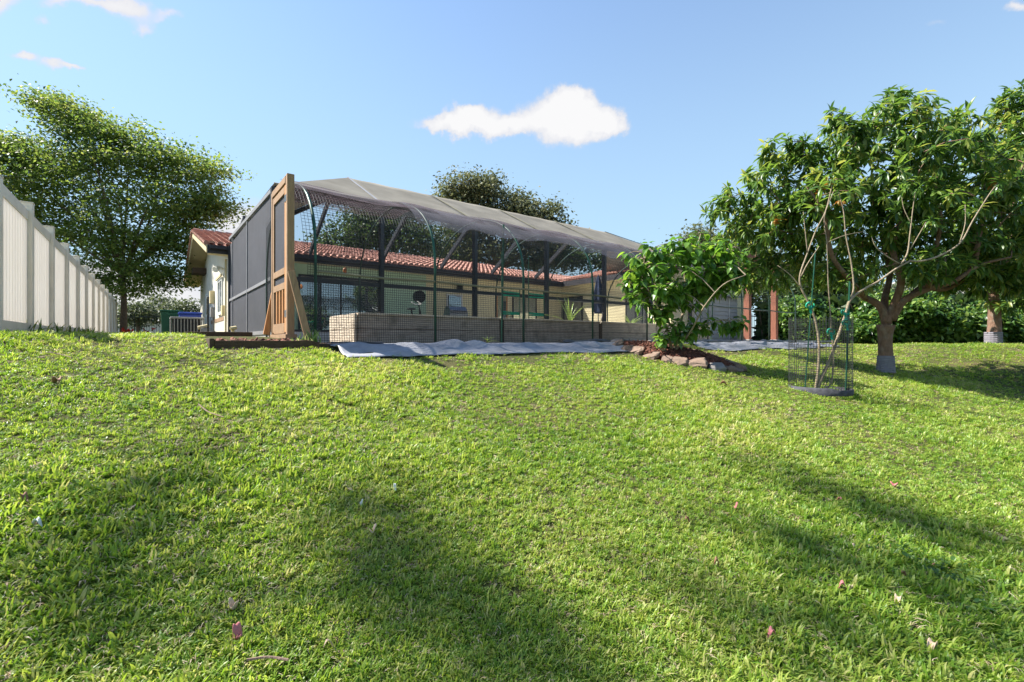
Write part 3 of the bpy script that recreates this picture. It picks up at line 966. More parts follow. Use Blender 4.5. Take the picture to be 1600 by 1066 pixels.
    pts = [Vector(W(CU0 + (CU1 - CU0) * i / 60, CV - .06, ze + .055 - .012 * abs(math.sin(i * .41)) )) for i in range(61)]
    m.tube(pts, [.03 + .012 * math.sin(i * 1.7) for i in range(61)], 6); m.build('hem', M['shade'], t, smooth=True)
build_enclosure()

# ------------------------------------------------------------------ hoop run with netting
HV0, HV1, HZ = 6.64, 10.08, 2.5
HVM = (HV0 + HV1) / 2
GZr = -.05
def hoop_profile(n=22):
    pr = [(HV0, GZr), (HV0, .5), (HV0, 1.12)]
    for i in range(1, n):
        a = math.pi * i / n
        pr.append((HVM - math.cos(a) * (HVM - HV0), 1.12 + math.sin(a) ** .85 * (HZ - 1.12)))
    pr += [(HV1, 1.12), (HV1, .5), (HV1, GZr)]
    return pr
def build_run():
    t = thing('hoop_run', W(1.75, HV0, GZr), 'long netted garden tunnel of green pipe hoops in front of the pool enclosure', 'netted tunnel')
    pxs = [493, 680, 818, 926, 1011, 1106, 1159, 1202, 1243]
    us = [U(p, HV0) for p in pxs]
    pr = hoop_profile()
    for i, u in enumerate(us):
        pts = [W(u, v, z) for v, z in pr]
        mm = M['green_pipe'] if i < 4 else M['dark_pipe']
        MB().tube(pts[:14], .020, 8).build('hoop', mm, t, smooth=True)
        MB().tube(pts[13:], .017, 8).build('hoop', M['dark_pipe'], t, smooth=True)
    for i, (a, b) in enumerate(zip(us[:-1], us[1:])):
        MB().tube([W(a + .02, HV0 - .03, .94), W((a + b) / 2, HV0 - .03, .925), W(b - .02, HV0 - .03, .94)], .017, 6).build('rail', M['tan_pipe'] if i < 4 else M['dark_pipe'], t)
    m = MB(); m.box(us[0] - .1, us[-1], HV0 - .06, HV0 + .02, -.20, -.045); m.build('base_board', M['timber_dark'], t)
    for px, z1 in ((784, 2.2), (1111, 1.3)):
        MB().tube([W(U(px, 7.1), 7.1, -.05), W(U(px + 3, 7.1), 7.1, z1)], .018, 6).build('stake', M['green_pipe'] if px < 900 else M['dark_pipe'], t)
    # netting: strands along the run and strands over the hoops, all real
    P = np.array([W(0, v, z) for v, z in hoop_profile(34)]) - np.array(W(0, 0, 0))
    def strands(u0, u1, step, pitch, rad, profile_v, mt, name, sag=.02):
        prof = np.array(profile_v)
        seg = np.linalg.norm(np.diff(prof, axis=0), axis=1); s = np.concatenate([[0], np.cumsum(seg)])
        def at(q): return np.interp(q, s, prof[:, 0]), np.interp(q, s, prof[:, 1])
        L = s[-1]
        V_ = []; F_ = []; base = 0
        def ribbon(pts):
            nonlocal base
            pts = np.array(pts); n = len(pts)
            d = np.gradient(pts, axis=0); d = unit(d)
            a = unit(np.cross(d, np.array([.3, .2, .93]) + 0 * d)); b = np.cross(d, a)
            ring = np.stack([pts + a * rad, pts - a * rad * .5 + b * rad * .87, pts - a * rad * .5 - b * rad * .87], 1).reshape(-1, 3)
            V_.append(ring)
            i = np.arange(n - 1)
            for k in range(3):
                k2 = (k + 1) % 3
                F_.append(np.stack([base + i * 3 + k, base + i * 3 + k2, base + (i + 1) * 3 + k2, base + (i + 1) * 3 + k], 1))
            base += len(ring)
        un = np.arange(u0, u1, .45)
        q = pitch
        while q < L:
            v, z = at(q)
            ribbon([W(x, v + .006 * math.sin(x * 3 + q * 5), z + .012 * math.sin(x * 2.1 + q * 7) - sag * abs(math.sin(math.pi * (x - us[0]) / 1.83)) * (1 if z > 1.3 else .2)) for x in un])
            q += pitch
        qs = np.arange(0, L, .16)
        for x in np.arange(u0, u1, step):
            sg = sag * abs(math.sin(math.pi * (x - us[0]) / 1.83))
            ribbon([W(x + .01 * math.sin(qq * 4 + x), at(qq)[0], at(qq)[1] - sg * (1 if at(qq)[1] > 1.3 else .2)) for qq in qs])
        V_ = np.concatenate(V_); F_ = np.concatenate(F_)
        put_np(name, V_, F_, mt, t, kind='stuff')
    full = hoop_profile(24)
    front = [p for p in full if p[0] < HVM + .9 or p[1] < 0]
    front = full[:17]
    low = [(HV0 - .02, GZr), (HV0 - .02, 1.12)]
    strands(us[0] - .1, us[4], .034, .034, .0033, low, M['net'], 'net', sag=0)
    strands(us[0] - .15, us[3], .045, .05, .0028, front[2:], M['net'], 'net', sag=.02)
    strands(us[0] - .15, us[1] + .3, .05, .045, .0045, front[9:], M['net_purple'], 'net', sag=.05)
    strands(us[3], us[8], .09, .09, .0022, full[2:14], M['net'], 'net', sag=.05)
    # end of the run, beside the door
    endn = MB()
    for z in np.arange(.0, 2.3, .05):
        endn.bar(W(1.6, 7.7, z), W(1.75, 10.2, z + .01), .0026, .0026)
    for v in np.arange(7.7, 10.2, .05):
        endn.bar(W(1.6 + (v - 7.7) * .06, v, 0), W(1.6 + (v - 7.7) * .06, v, 2.2), .0026, .0026)
    endn.build('net', M['net'], t, kind='stuff')
    # fine purple bird net bunched along the crown of the hoops
    def sheet(u0, u1, s0, s1, mt, name, amp, seed):
        prof = np.array(full); seg = np.linalg.norm(np.diff(prof, axis=0), axis=1); s = np.concatenate([[0], np.cumsum(seg)])
        nu, nv = 150, 14
        vs = []; fs = []
        for j in range(nv + 1):
            for i in range(nu + 1):
                x = u0 + (u1 - u0) * i / nu
                edge = s0 + amp * (mnoise.noise(Vector((x * .7, seed, 0))) + .5 * mnoise.noise(Vector((x * 2.3, seed, 3))))
                q = edge + (s1 - edge) * j / nv
                v = np.interp(q, s, prof[:, 0]); z = np.interp(q, s, prof[:, 1])
                z += .03 + .03 * mnoise.noise(Vector((x * 1.5, q * 3, seed))) - .04 * abs(math.sin(math.pi * (x - us[0]) / 1.83)) * (1 - j / nv * .3)
                vs.append(W(x, v - .02, z))
        for j in range(nv):
            for i in range(nu):
                a = j * (nu + 1) + i
                fs.append((a, a + 1, a + nu + 2, a + nu + 1))
        MB().add(vs, fs).build(name, mt, t, smooth=True, kind=None)
    sheet(us[0] - .2, us[4] + .5, 2.45, 3.2, M['veil'], 'bird_net', .12, 1.3)
    sheet(us[1] - .2, us[7], 2.0, 3.5, M['veil_soft'], 'bird_net', .25, 5.1)
build_run()

# ------------------------------------------------------------------ wooden screen door and its frame
def build_door():
    u = 1.43
    t = thing('screen_door', W(u, 6.64, .03), 'narrow cedar framed screen door standing at the near end of the netted tunnel', 'door')
    zt = 2.2
    va, vb = 6.66, 7.68
    MB().box(u - .04, u + .05, va - .02, va + .07, .02, zt).build('door_post', M['timber'], t, bevel=.004)
    MB().box(u - .04, u + .04, vb - .07, vb, .03, zt - .02).build('door_post', M['timber'], t, bevel=.004)
    MB().box(u - .045, u + .045, va + .078, vb - .073, zt - .10, zt - .01).build('lintel', M['timber'], t, bevel=.004)
    d0, d1 = va + .085, vb - .08
    for a, b in ((d0, d0 + .075), (d1 - .075, d1)):
        MB().box(u - .035, u - .0, a, b, .12, zt - .12).build('stile', M['timber_red'] if a == d0 else M['timber'], t, bevel=.003)
    for z0, z1 in ((zt - .22, zt - .125), (.90, .99), (.70, .79), (.10, .24)):
        MB().box(u - .036, u - .001, d0 + .077, d1 - .077, z0, z1).build('rail', M['timber'], t, bevel=.003)
    for k in range(3):
        v = d0 + .19 + k * .19
        MB().box(u - .034, u - .003, v, v + .05, .242, .698).build('slat', M['timber_red'], t, bevel=.003)
    MB().box(u - .016, u - .012, d0 + .07, d1 - .07, .992, zt - .22).build('screen', M['screen'], t)
    MB().box(u - .016, u - .012, d0 + .07, d1 - .07, .79, .90).build('screen', M['screen'], t)
    for z in (.32, 1.85):
        MB().box(u - .042, u - .036, va + .02, va + .13, z, z + .09).build('hinge', M['steel'], t)
    MB().box(u - .03, u + .3, va - .06, va + .6, -.04, .03).build('footing', M['stone_grey'], t, bevel=.01)
    MB().box(u - .06, u + .08, va - .025, va + 1.1, .035, .09).build('threshold', M['timber'], t, bevel=.004)
    b = MB(); b.bar(PX(455, 424, 6.05), PX(482, 531, 6.1), .035, .085, (UX, UY, 0)); b.build('brace', M['timber'], t, bevel=.003)
    b = MB(); b.bar(PX(430, 452, 7.0), PX(416, 523, 6.95), .035, .085, (UX, UY, 0)); b.build('brace', M['timber_red'], t, bevel=.003)
    # corner bunch of shade cloth over the door
build_door()

# edging boards and mulch path by the door
e = thing('garden_edging', W(1.0, 6.3, -.1), 'dark timber edging boards holding the mulch step in front of the cedar door', 'edging')
MB().box(.55, 1.62, 6.22, 6.27, -.26, .005).build('board', M['timber_dark'], e, bevel=.006)
MB().box(1.66, 2.1, 6.35, 6.40, -.3, -.04).build('board', M['timber_dark'], e, bevel=.006)
MB().box(.35, 1.15, 7.7, 7.75, 0, .13).build('board', M['timber_dark'], e, bevel=.006)
MB().box(.50, .548, 6.22, 7.6, -.2, .03).build('board', M['timber_dark'], e, bevel=.006)
MB().box(.55, 1.70, 6.274, 7.69, -.26, -.012).build('path', M['soil'], kind='structure')

def chips(name, pts_fn, n, size, mt, parent=None, **kw):
    """scattered bark chips as small tilted blocks"""
    T = np.array([(x, y, z) for z in (-1, 1) for x, y in ((-1, -1), (1, -1), (1, 1), (-1, 1))], float)
    Fq = np.array([(0, 3, 2, 1), (4, 5, 6, 7), (0, 1, 5, 4), (1, 2, 6, 5), (2, 3, 7, 6), (3, 0, 4, 7)])
    C = np.array([pts_fn() for _ in range(n)])
    a = rand_unit(n); a[:, 2] *= .35; a = unit(a)
    b = unit(np.cross(a, rand_unit(n) * .5 + np.array([0, 0, 1.0]))); c = np.cross(a, b)
    s = size * (.5 + rng.random(n))
    v = C[:, None, :] + (T[None, :, 0:1] * a[:, None] * (s * 1.6)[:, None, None] + T[None, :, 1:2] * b[:, None] * (s * .55)[:, None, None] + T[None, :, 2:3] * c[:, None] * (s * .2)[:, None, None])
    f = (Fq[None] + (np.arange(n) * 8)[:, None, None]).reshape(-1, 4)
    return put_np(name, v.reshape(-1, 3), f, mt, parent, **kw)
chips('bark_mulch', lambda: W(random.uniform(.58, 1.6), random.uniform(6.3, 7.6), -.01 + random.uniform(0, .015)), 900, .022, M['mulch'], label='reddish bark mulch on the step before the cedar door', kind='stuff')

# ------------------------------------------------------------------ raised timber planter
def build_planter():
    v0, v1 = 7.55, 8.9
    u0 = U(558, v0)
    t = thing('raised_planter', W(u0 + 6, v0, -.03), 'very long raised planter of weathered grey planks inside the netted tunnel', 'planter')
    joints = [u0, U(784, v0), U(938, v0), U(1045, v0), U(1110, v0)]
    zt = .43
    for a, b in zip(joints[:-1], joints[1:]):
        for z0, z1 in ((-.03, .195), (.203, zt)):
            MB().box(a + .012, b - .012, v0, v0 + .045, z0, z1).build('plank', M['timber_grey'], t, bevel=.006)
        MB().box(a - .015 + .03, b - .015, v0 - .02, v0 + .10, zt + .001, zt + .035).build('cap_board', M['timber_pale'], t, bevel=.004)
    for j in joints[1:-1]:
        MB().box(j - .05, j + .05, v0 - .022, v0 - .001, -.03, zt - .01).build('batten', M['timber_dark'] if j < 9 else M['timber_grey'], t, bevel=.003)
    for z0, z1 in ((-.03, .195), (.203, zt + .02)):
        MB().box(u0 - .045, u0 - .002, v0, v1, z0, z1).build('plank', M['timber_pale'], t, bevel=.006, label='short end plank with sunlight painted into its pale colour')  # paler timber than the front: the sun on this end is in the colour
    MB().box(u0, joints[-1], v1 - .05, v1, -.03, zt).build('plank', M['timber_grey'], t)
    MB().box(u0, joints[-1] - .05, v0 + .047, v1 - .052, -.03, zt - .06).build('soil', M['soil'], t)
    MB().box(U(545, 7.5) , U(500, 7.5), 7.2, 7.5, -.03, .03)
build_planter()

def strap_plant(name, base, n, length, width, label, seed, upright=.9, mt=M['lf_aloe'], cat='plant', hard=None):
    random.seed(seed)
    t = thing(name, base, label, cat)
    for k in range(n):
        a = 6.283 * k / n + random.uniform(-.3, .3)
        up = random.uniform(.3, 1.6) * upright
        L = length * random.uniform(.45, 1.0)
        d = Vector((math.cos(a), math.sin(a), 0))
        pts = []
        for i in range(6):
            s = i / 5
            pts.append(Vector(base) + d * (L * (.25 * s + .55 * s * s) / (up + .4)) + Vector((0, 0, L * (s * up / (up + .3) - .45 * s * s * (1 - min(up, 1.0) * .7)))))
        m = MB()
        side = d.cross(Vector((0, 0, 1))) * width
        vs = []; fs = []
        for i, p in enumerate(pts):
            w = (1 - (i / 5) ** 1.5) * .9 + .04
            vs += [p - side * w + Vector((0, 0, width * .5 * w)), p, p + side * w + Vector((0, 0, width * .5 * w))]
        for i in range(5):
            b = i * 3
            fs += [(b, b + 1, b + 4, b + 3), (b + 1, b + 2, b + 5, b + 4)]
        m.add(vs, fs); m.build('leaf', mt, t, smooth=True)
    return t
strap_plant('spiky_plant', W(U(890, 8.2), 8.2, .36), 16, 1.15, .028, 'tall spiky plant with pale strap leaves rising from the planter', 3, 1.3)
strap_plant('spiky_plant', W(U(985, 8.2), 8.2, .36), 18, .75, .03, 'low spreading strap-leaved plant in the planter beside the leafy shrub', 5, .6)
strap_plant('garden_weed', W(U(762, 7.2), 7.2, -.04), 7, .3, .02, 'small pale weed growing at the foot of the planter planks', 6, 1.0, M['lf_aloe'], 'weed')

# green-taped plant stakes in the planter
for (pa, pb, lab) in ((784, 812, 'left square of green taped plant stakes standing in the planter'), (826, 850, 'right square of green taped plant stakes standing in the planter')):
    b = W(U((pa + pb) / 2, 8.2), 8.2, .36)
    t = thing('plant_support', b, lab, 'plant support')
    cs = [(U(pa, 8.0), 8.0), (U(pb, 8.0), 8.0), (U(pb, 8.5), 8.5), (U(pa, 8.5), 8.5)]
    for i, (u, v) in enumerate(cs):
        MB().tube([W(u, v, .36), W(u, v, 1.15 if i else 1.9)], .010, 6).build('stake', M['green_pipe'], t)
    for z in (.62, 1.05):
        for i in range(4):
            a = cs[i]; c = cs[(i + 1) % 4]
            m = MB(); m.bar(W(a[0], a[1], z), W(c[0], c[1], z - .01), .004, .035); m.build('tape', M['tape'], t)

# tool handles leaning by the planter
for px0, px1, lab in ((922, 928, 'pale tool handle leaning in the planter right of the spiky plant'), (935, 942, 'dark tipped tool handle leaning in the planter')):
    t = thing('garden_tool', W(U(px0, 8.7), 8.7, .36), lab, 'tool')
    MB().tube([W(U(px0, 8.7), 8.7, .3), W(U(px1, 8.7), 8.7, .78)], .016, 8).build('handle', M['timber_pale'] if px0 < 930 else M['timber_grey'], t)
    MB().tube([W(U(px1, 8.7), 8.7, .78), W(U(px1 + .6, 8.7), 8.7, .84)], .02, 8).build('grip', M['black'], t)

# ------------------------------------------------------------------ things on the pool deck
def closed_umbrella():
    u, v = U(935, 13.2), 13.2
    b = W(u, v, .19)
    t = thing('patio_umbrella', b, 'closed navy patio umbrella standing on the pool deck', 'umbrella')
    MB().tube([W(u, v, .19), W(u, v, 2.75)], .022, 8).build('pole', M['steel'], t)
    m = MB(); n = 12; rings = []
    for z, r in ((1.15, .16), (1.2, .22), (1.6, .19), (2.1, .15), (2.5, .09), (2.72, .02)):
        rings.append([Vector(W(u, v, z)) + Vector((math.cos(6.283 * k / n), math.sin(6.283 * k / n), 0)) * r * (1 + (.25 if k % 2 else -.1)) for k in range(n)])
    vs = [p for r in rings for p in r]
    fs = [(i * n + k, i * n + (k + 1) % n, (i + 1) * n + (k + 1) % n, (i + 1) * n + k) for i in range(len(rings) - 1) for k in range(n)]
    m.add(vs, fs).build('canopy', M['navy'], t, smooth=False)
    MB().tube([W(u, v, .19), W(u, v, .27)], .26, 16).build('base', M['black'], t)
closed_umbrella()

def exercise_bike():
    v = 15.8; u = U(656, v)
    t = thing('exercise_bike', W(u, v, .19), 'dark exercise bike standing against the house wall', 'exercise bike')
    f = MB()
    f.tube([W(u - .55, v, .26), W(u + .1, v, .75), W(u + .45, v, .26)], .03)
    f.tube([W(u + .1, v, .7), W(u - .05, v, 1.35)], .028); f.tube([W(u - .2, v, .5), W(u - .35, v, 1.15)], .028)
    f.tube([W(u - .6, v - .2, .23), W(u - .6, v + .2, .23)], .03); f.tube([W(u + .5, v - .2, .23), W(u + .5, v + .2, .23)], .03)
    f.build('frame', M['black'], t)
    MB().tube([W(u - .02, v - .05, .75), W(u - .02, v + .05, .75)], .24, 20).build('flywheel', M['black'], t)
    MB().box(u - .48, u - .2, v - .1, v + .1, 1.14, 1.2).build('seat', M['black'], t, bevel=.03)
    m = MB(); m.tube([W(u - .05, v - .22, 1.36), W(u - .05, v + .22, 1.36)], .02); m.tube([W(u - .05, v - .22, 1.36), W(u - .22, v - .24, 1.45)], .02); m.tube([W(u - .05, v + .22, 1.36), W(u - .22, v + .24, 1.45)], .02)
    m.build('handlebar', M['white'], t)
exercise_bike()

def fan():
    v = 16.6; u = U(655, v)
    t = thing('standing_fan', W(u, v, .19), 'black round pedestal fan against the house wall', 'fan')
    MB().tube([W(u, v, .19), W(u, v, 1.55)], .02).build('pole', M['black'], t)
    MB().tube([W(u, v, .19), W(u, v, .23)], .22, 16).build('base', M['black'], t)
    MB().tube([W(u, v - .08, 1.72), W(u, v + .08, 1.72)], .24, 20).build('fan_cage', M['black'], t)
fan()

def grill():
    v = 16.4; u = U(712, v)
    t = thing('barbecue_grill', W(u, v, .19), 'steel lidded barbecue grill on a wooden cart by the house wall', 'grill')
    MB().box(u - .42, u + .42, v - .28, v + .28, .95, 1.12).build('firebox', M['steel'], t, bevel=.02)
    m = MB(); vs = []
    n = 8
    for x in (u - .4, u + .4):
        for k in range(n + 1):
            a = math.pi * k / n
            vs.append(W(x, v - math.cos(a) * .27, 1.12 + math.sin(a) * .28))
    fs = [(k, k + 1, n + 2 + k, n + 1 + k) for k in range(n)] + [tuple(range(n + 1)), tuple(range(2 * n + 1, n, -1))]
    m.add(vs, fs).build('lid', M['steel'], t)
    MB().tube([W(u - .3, v - .32, 1.2), W(u + .3, v - .32, 1.2)], .014).build('handle', M['black'], t)
    MB().box(u - .95, u + .95, v - .3, v + .3, .88, .945).build('side_shelf', M['timber_red'], t, bevel=.006)
    for a in (-.85, .8):
        for b in (-.25, .2):
            MB().box(u + a, u + a + .05, v + b, v + b + .05, .19, .88).build('leg', M['timber'], t)
grill()

def patio_table():
    v = 14.6; u = U(735, v)
    t = thing('patio_table', W(u, v, .19), 'low dark patio table in front of the barbecue grill', 'table')
    MB().box(u - .75, u + .75, v - .4, v + .4, .62, .66).build('table_top', M['bronze'], t, bevel=.01)
    for a in (-.68, .64):
        for b in (-.35, .31):
            MB().box(u + a, u + a + .04, v + b, v + b + .04, .19, .62).build('leg', M['bronze'], t)
patio_table()
def hanging_ball():
    v = 15.0; u = U(539, v)
    t = thing('hanging_lantern', W(u, v, 2.15), 'small orange lantern hanging before the glass sliding door', 'lantern')
    MB().tube([W(u, v, 2.15), W(u, v, 2.2), W(u, v, 2.28), W(u, v, 2.33)], [.03, .06, .06, .03], 10).build('shade', M['orange'], t)
    MB().tube([W(u, v, 2.42), W(u, v, 4.3)], .004, 4).build('cord', M['black'], t)
hanging_ball()

# ------------------------------------------------------------------ grey shed, red pergola posts at the right end
def shed():
    v0 = 10.9; ua, ub = U(1085, v0), U(1152, v0)
    t = thing('garden_shed', W((ua + ub) / 2, v0 + 1, 0), 'pale grey shed with horizontal siding at the far right end of the enclosure', 'shed')
    zt = 2.0
    MB().box(ua + .02, ub - .02, v0 + .03, v0 + 2.4, -.03, zt - .02).build('wall', M['siding'], t)
    k = 0; z = -.03
    while z < zt - .05:
        m = MB()
        m.hexa([W(ua, v0 - .012, z), W(ub, v0 - .012, z), W(ub, v0 + .028, z), W(ua, v0 + .028, z),
                W(ua, v0 + .012, z + .165), W(ub, v0 + .012, z + .165), W(ub, v0 + .028, z + .165), W(ua, v0 + .028, z + .165)])
        m.build('siding_board', M['siding'], t)
        z += .17
    m = MB(); m.hexa([W(ua - .15, v0 - .2, zt), W(ub + .15, v0 - .2, zt), W(ub + .15, v0 + 2.6, zt + .25), W(ua - .15, v0 + 2.6, zt + .25),
                      W(ua - .15, v0 - .2, zt + .08), W(ub + .15, v0 - .2, zt + .08), W(ub + .15, v0 + 2.6, zt + .33), W(ua - .15, v0 + 2.6, zt + .33)])
    m.build('roof', M['ac'], t)
    u = (ua + ub) / 2 - .9
    MB().box(u - .35, u + .35, v0 - .03, v0 - .014, .75, 1.3).build('vent', M['ac'], t)
    u2 = ub - .8
    MB().box(u2, u2 + .03, v0 - .035, v0 - .016, -.02, 1.9).build('corner_trim', M['white'], t)
shed()
for k, (px, lab) in enumerate(((1168, 'left one of two red pergola posts beyond the netted tunnel'), (1210, 'right one of two red pergola posts beyond the netted tunnel'))):
    v = 8.4; u = U(px, v)
    t = thing('pergola_post', W(u, v, .0), lab, 'post', 'red pergola posts')
    MB().box(u - .10, u + .10, v - .10, v + .10, -.03, 3.0).build('post', M['redwood'], t, bevel=.008)
    MB().box(u - .12, u + .12, v - .12, v + .12, .021, .06).build('base_plate', M['ac'], t)
t = thing('pergola_beam', W(U(1190, 8.4), 8.4, 3.0), 'red beam laid across the pergola posts', 'beam')
MB().box(U(1140, 8.4), U(1245, 8.4), 8.33, 8.47, 3.0, 3.2).build('beam', M['redwood'], t)
# dark picket fence behind the posts
def picket(p0, p1, h, z0, lab, step=.14, name='picket_fence', mt=M['picket']):
    p0 = Vector(p0); p1 = Vector(p1)
    t = thing(name, (p0.x, p0.y, z0 + ZC), lab, 'fence')
    L = (p1 - p0).length; d = (p1 - p0).normalized()
    for z in (.15, h - .12):
        m = MB(); a = p0 + Vector((0, 0, 0)); a.z = z0 + ZC + z; b = p1.copy(); b.z = a.z
        m.bar(a, b, .03, .04); m.build('rail', mt, t)
    n = int(L / step)
    m0 = MB(); m0.box(0, 0, 0, 0, 0, 0)
    for i in range(n + 1):
        q = p0 + d * (step * i)
        m = MB(); w = .05 if i % 16 == 0 else .018
        m.bar((q.x, q.y, z0 + ZC), (q.x, q.y, z0 + ZC + h + (.08 if i % 16 == 0 else 0)), w, w)
        m.build('post' if i % 16 == 0 else 'picket', mt, t)
picket(W(U(1165, 10.2), 10.2, 0), W(U(1290, 10.2), 10.2, 0), 1.25, .0, 'dark metal picket fence behind the red pergola posts', .2)

# ------------------------------------------------------------------ left background: bins, air conditioner, far fence, red plants
def bin_(name, px, Y, w, h, body, lid, label):
    c = PX(px, 533, Y); g = gz(c.x, c.y)
    t = thing(name, (c.x, c.y, g), label, 'bin')
    u, v = uv_of(c.x, c.y); z0 = g - ZC
    m = MB()
    m.hexa([W(u - w * .42, v - w * .42, z0 + .05), W(u + w * .42, v - w * .42, z0 + .05), W(u + w * .42, v + w * .42, z0 + .05), W(u - w * .42, v + w * .42, z0 + .05),
            W(u - w / 2, v - w / 2, z0 + h), W(u + w / 2, v - w / 2, z0 + h), W(u + w / 2, v + w / 2, z0 + h), W(u - w / 2, v + w / 2, z0 + h)])
    m.build('body', body, t, bevel=.02)
    MB().box(u - w * .54, u + w * .54, v - w * .54, v + w * .54, z0 + h + .003, z0 + h + .09).build('lid', lid, t, bevel=.035)
    for s in (-1, 1):
        MB().tube([W(u + s * w * .3, v + w * .46, z0 + .12), W(u + s * w * .36, v + w * .46, z0 + .12)], .12, 14).build('wheel', M['black'], t)
bin_('wheeled_bin', 268, 19.2, .72, 1.05, M['bin_green'], M['bin_green'], 'green wheeled bin beside the grey air conditioner')
bin_('wheeled_bin', 297, 18.6, .72, .95, M['bin_blue'], M['bin_blue'], 'blue wheeled bin showing its lid above the grey air conditioner')
def ac_unit():
    Y = 15.6; c = PX(292, 533, Y); g = gz(c.x, c.y); u, v = uv_of(c.x, c.y); z0 = g - ZC
    t = thing('air_conditioner', (c.x, c.y, g), 'grey slatted air conditioning unit standing by the cream gable wall', 'air conditioner')
    w = .44; h = .66
    MB().box(u - w - .03, u + w + .03, v - w - .03, v + w + .03, z0 - .03, z0 + .06).build('pad', M['deck'], t)
    MB().box(u - w + .05, u + w - .05, v - w + .05, v + w - .05, z0 + .06, z0 + h - .06).build('coil', M['black'], t)
    MB().box(u - w - .02, u + w + .02, v - w - .02, v + w + .02, z0 + h - .06, z0 + h).build('top_panel', M['ac'], t, bevel=.015)
    n = 11
    for k in range(n):
        x = -w + 2 * w * k / (n - 1)
        MB().box(u + x - .014, u + x + .014, v - w - .012, v - w + .012, z0 + .061, z0 + h - .061).build('slat', M['ac'], t)
        MB().box(u - w - .012, u - w + .012, v + x - .014 + .002, v + x + .014, z0 + .061, z0 + h - .061).build('slat', M['ac'], t)
ac_unit()
t = thing('utility_box', PX(321, 521, 15.0), 'small grey utility box with a pale cap beside the air conditioner', 'utility box')
c = uv_of(PX(321, 521, 15).x, 15)
MB().box(c[0] - .13, c[0] + .13, c[1] - .1, c[1] + .1, .0, .42).build('box', M['ac'], t, bevel=.02)
MB().tube([W(c[0] - .2, c[1], .42), W(c[0] + .1, c[1], .5)], .06, 10).build('cap', M['soffit'], t)
c = uv_of(PX(325, 521, 13.2).x, 13.2)
t = thing('black_pole', W(c[0], c[1], .05), 'thin black pole standing upright before the cream gable wall', 'pole')
MB().tube([W(c[0], c[1], .05), W(c[0], c[1], 1.25)], .022, 8).build('pole', M['black'], t)
MB().tube([W(c[0], c[1], .05), W(c[0], c[1], .1)], [.14, .06], 10).build('base', M['black'], t)
c = uv_of(PX(364, 521, 9.0).x, 9.0)
t = thing('garden_tap', W(c[0], c[1], .06), 'pale standpipe tap in front of the grey enclosure screen', 'tap')
MB().tube([W(c[0], c[1], .0), W(c[0], c[1], .22)], .03, 8).build('pipe', M['soffit'], t)
MB().tube([W(c[0] - .05, c[1] - .05, .24), W(c[0] + .05, c[1], .26)], .035, 8).build('tap_head', M['soffit'], t)
picket(PX(150, 533, 27), PX(312, 533, 26), 1.35, .14, 'far dark metal picket fence behind the bins', .16)
def red_plant(px, Y, lab):
    c = PX(px, 533, Y); g = gz(c.x, c.y)
    t = thing('red_plant', (c.x, c.y, g), lab, 'plant', 'red plants by the far fence')
    n = 60
    C = np.array([c.x, c.y, g + .16]) + rng.normal(size=(n, 3)) * np.array([.10, .10, .09])
    v, f = leaves(C, rand_unit(n) + np.array([0, 0, .6]), rand_unit(n), .13 + .08 * rng.random(n), LEAF_BROAD)
    put_np('foliage', v, f, M['brick_red'], t)
    MB().tube([(c.x, c.y, g), (c.x, c.y, g + .2)], .02, 5).build('stem', M['twig'], t)
red_plant(200, 19.5, 'left one of two small red leaved plants near the far picket fence')
red_plant(232, 20.5, 'right one of two small red leaved plants, closer to the green bin')

# far scenery house wall beyond the picket fence
t = thing('distant_house', PX(225, 500, 60), 'low pale house far behind the picket fence', 'house')
c = uv_of(PX(225, 500, 60).x, 60)
MB().box(c[0] - 7, c[0] + 7, c[1], c[1] + 6, 0, 2.6).build('wall', M['stucco_w'], t)
m = MB(); m.hexa([W(c[0] - 8, c[1] - .6, 2.6), W(c[0] + 8, c[1] - .6, 2.6), W(c[0] + 8, c[1] + 6.6, 2.6), W(c[0] - 8, c[1] + 6.6, 2.6),
                  W(c[0] - 5, c[1] + 2.7, 4.2), W(c[0] + 5, c[1] + 2.7, 4.2), W(c[0] + 5, c[1] + 3.3, 4.2), W(c[0] - 5, c[1] + 3.3, 4.2)])
m.build('roof', M['ac'], t)
t = thing('distant_house', PX(1535, 430, 34), 'grey roofed neighbouring house glimpsed through the mango branches', 'house')
c = uv_of(PX(1535, 430, 34).x, 34)
MB().box(c[0] - 4, c[0] + 6, c[1], c[1] + 6, -.2, 3.2).build('wall', M['stucco_w'], t)
m = MB(); m.hexa([W(c[0] - 4.6, c[1] - .6, 3.2), W(c[0] + 6.6, c[1] - .6, 3.2), W(c[0] + 6.6, c[1] + 6.6, 3.2), W(c[0] - 4.6, c[1] + 6.6, 3.2),
                  W(c[0] - 2, c[1] + 2.7, 5.2), W(c[0] + 4, c[1] + 2.7, 5.2), W(c[0] + 4, c[1] + 3.3, 5.2), W(c[0] - 2, c[1] + 3.3, 5.2)])
m.build('roof', M['ac'], t)

